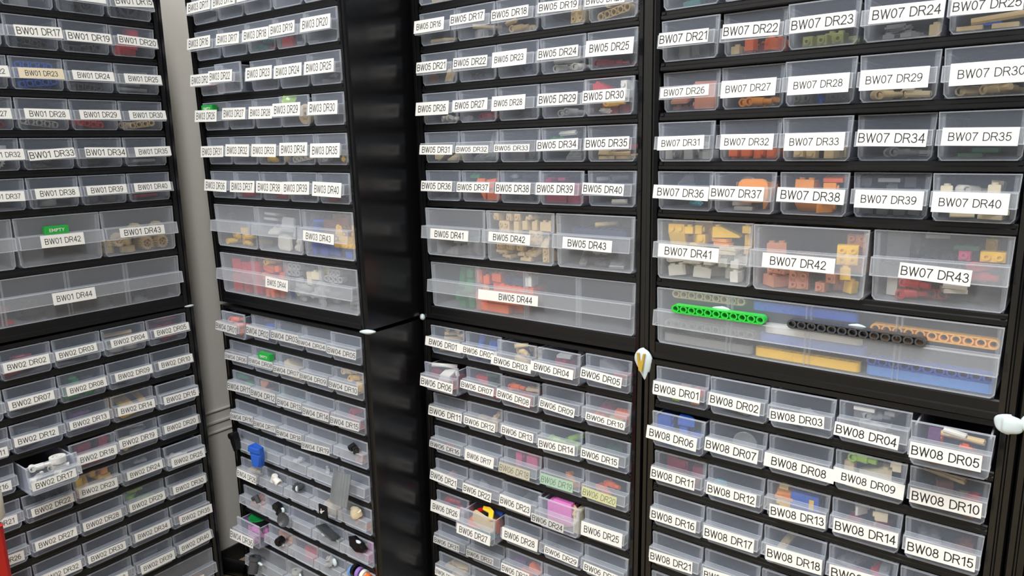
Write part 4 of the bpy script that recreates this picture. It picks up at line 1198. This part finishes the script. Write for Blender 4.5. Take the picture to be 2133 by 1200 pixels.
sample(35, .0330, .0062, .0058, (winglet(), [cm('black')]), 'black toy bodywork piece on the rightmost drawer one row above BW04 DR36', 'toy piece', 'toy_wing', RY(8) @ RX(-20), (.004, .0062, .0048, .0018, -.0020))
sample(37, .0420, .0040, .0105, (joined(MB().disc(0, 0, .0062, 1, -.005, .004, 8), MB().disc(0, .001, .0030, 1, -.007, .006, 12)), [cm('black')]), 'black toy hub on the drawer right of BW04 DR36', 'toy hub', 'toy_hub', RZ(20), (.0035, -.0052, .0042, .0016))
sample(39, .0330, .0080, .0055, (joined(t_brick(1, 1, .0096), MB().disc(-.0065, .0045, .0030, 0, -.004, .004, 12)), [cm('lightgrey')]), 'light grey toy brick on the fourth drawer in the row of BW04 DR36', 'toy brick', 'toy_brick', RY(-28) @ RX(30) @ Matrix.Translation((0, 0, -.004)), (.0060, -.0010, .0034, .0056, .0012))
for i, (c, dx, dz, rr) in enumerate((('lightblue', -.0135, .0010, .0070), ('black', -.0085, .0040, .0075), ('lavender', .0000, .0030, .0075), ('white', .0080, .0028, .0072), ('orange', .0140, .0000, .0068))):
    sample(40, .0330 + dx, dz + .0075, .0050, (joined(t_wheel(rr, .0052), t_dome(.0040)) if c in ('white', 'orange') else t_wheel(rr, .0052), [cm(c)]), '%s round toy piece in the bright row below the black bodywork piece' % WORDS.get(c, c), 'toy wheel', 'toy_roller', RY(88 + i * 2))
sample(41, .0360, .0000, .0160, (joined(MB().ring(0, 0, .0045, .0085, 2, .0070, .0120, 20), MB().disc(0, 0, .0070, 2, -.012, .0075, 20), MB().ring(0, 0, .0016, .0036, 2, .0070, .0105, 14)), [cm('darkgrey')]), 'dark grey round toy brick at the left medium drawer below BW04 DR36', 'toy brick', 'toy_brick', RX(-16), (.0150, .0060, .0052, .0020))
sample(42, .0290, .0085, .0060, (joined(MB().ring(0, 0, .0030, .0072, 2, .004, .0090, 18), MB().lathe([(.0045, -.008), (.0062, -.002), (.0066, .004)], 18)), [cm('lightgrey')]), 'light grey toy cup held by putty at the middle drawer below BW04 DR37', 'toy cup', 'toy_cup', RX(-10), (.0080, 0, .0030, .0062))
put('toy_dish', t_dish(.0155), [cm('green')], drawer_M(4, 36) @ Matrix.Translation((.0290, .0200, -.0010)) @ RX(8), 'green toy dish on top of the full drawer BW04 DR36', 'toy dish')

# ---------------------------------------------------------------- things on the floor
rb = Vector((-.5265, .679, 0))
ex = (pose(2).to_3x3() @ Vector((1, 0, 0)))
ex.z = 0
ex.normalize()
ey = Vector((-ex.y, ex.x, 0))
MRB = Matrix.Translation(rb) @ Matrix(((ex.x, ey.x, 0, 0), (ex.y, ey.y, 0, 0), (0, 0, 1, 0), (0, 0, 0, 1)))
RH = HZ - .371


def carton(x0, x1, y0, y1, h, c):
    mb = MB()
    mb.prism([(x0 + c, y0), (x1 - c, y0), (x1, y0 + c), (x1, y1 - c), (x1 - c, y1), (x0 + c, y1), (x0, y1 - c), (x0, y0 + c)], 2, 0, h - c)
    mb.hexa([(x0, y0, h - c), (x1, y0, h - c), (x1, y1, h - c), (x0, y1, h - c), (x0 + c, y0 + c, h), (x1 - c, y0 + c, h), (x1 - c, y1 - c, h), (x0 + c, y1 - c, h)])
    return mb


put('red_box', carton(-.16, 0, 0, .058, RH, .004), [mat('red_plastic', (196, 26, 20), .4, .04, 30)], MRB, 'tall red box on the floor in front of the drawers marked BW02', 'box')
put('white_bottle', MB().lathe([(.0125, 0), (.0140, .002), (.0140, .027), (.0120, .031), (.0075, .033), (.0075, .040), (.0040, .041)], 28), [mat('white_plastic', (226, 222, 210), .45, .03, 30)], MRB @ Matrix.Translation((-.0075, .0150, RH)), 'small white bottle standing on the corner of the tall red box', 'bottle', None, True)
tb = Vector((-.474, 1.104, .0126))
put('black_tube', joined(MB().ring(0, 0, .0085, .0125, 0, -.055, .020, 20), MB().disc(0, 0, .0086, 0, -.055, .012, 20)), [M_BLACK], Matrix.Translation(tb) @ RZ(-20), 'short black tube lying on the beige floor by the skirting', 'tube')
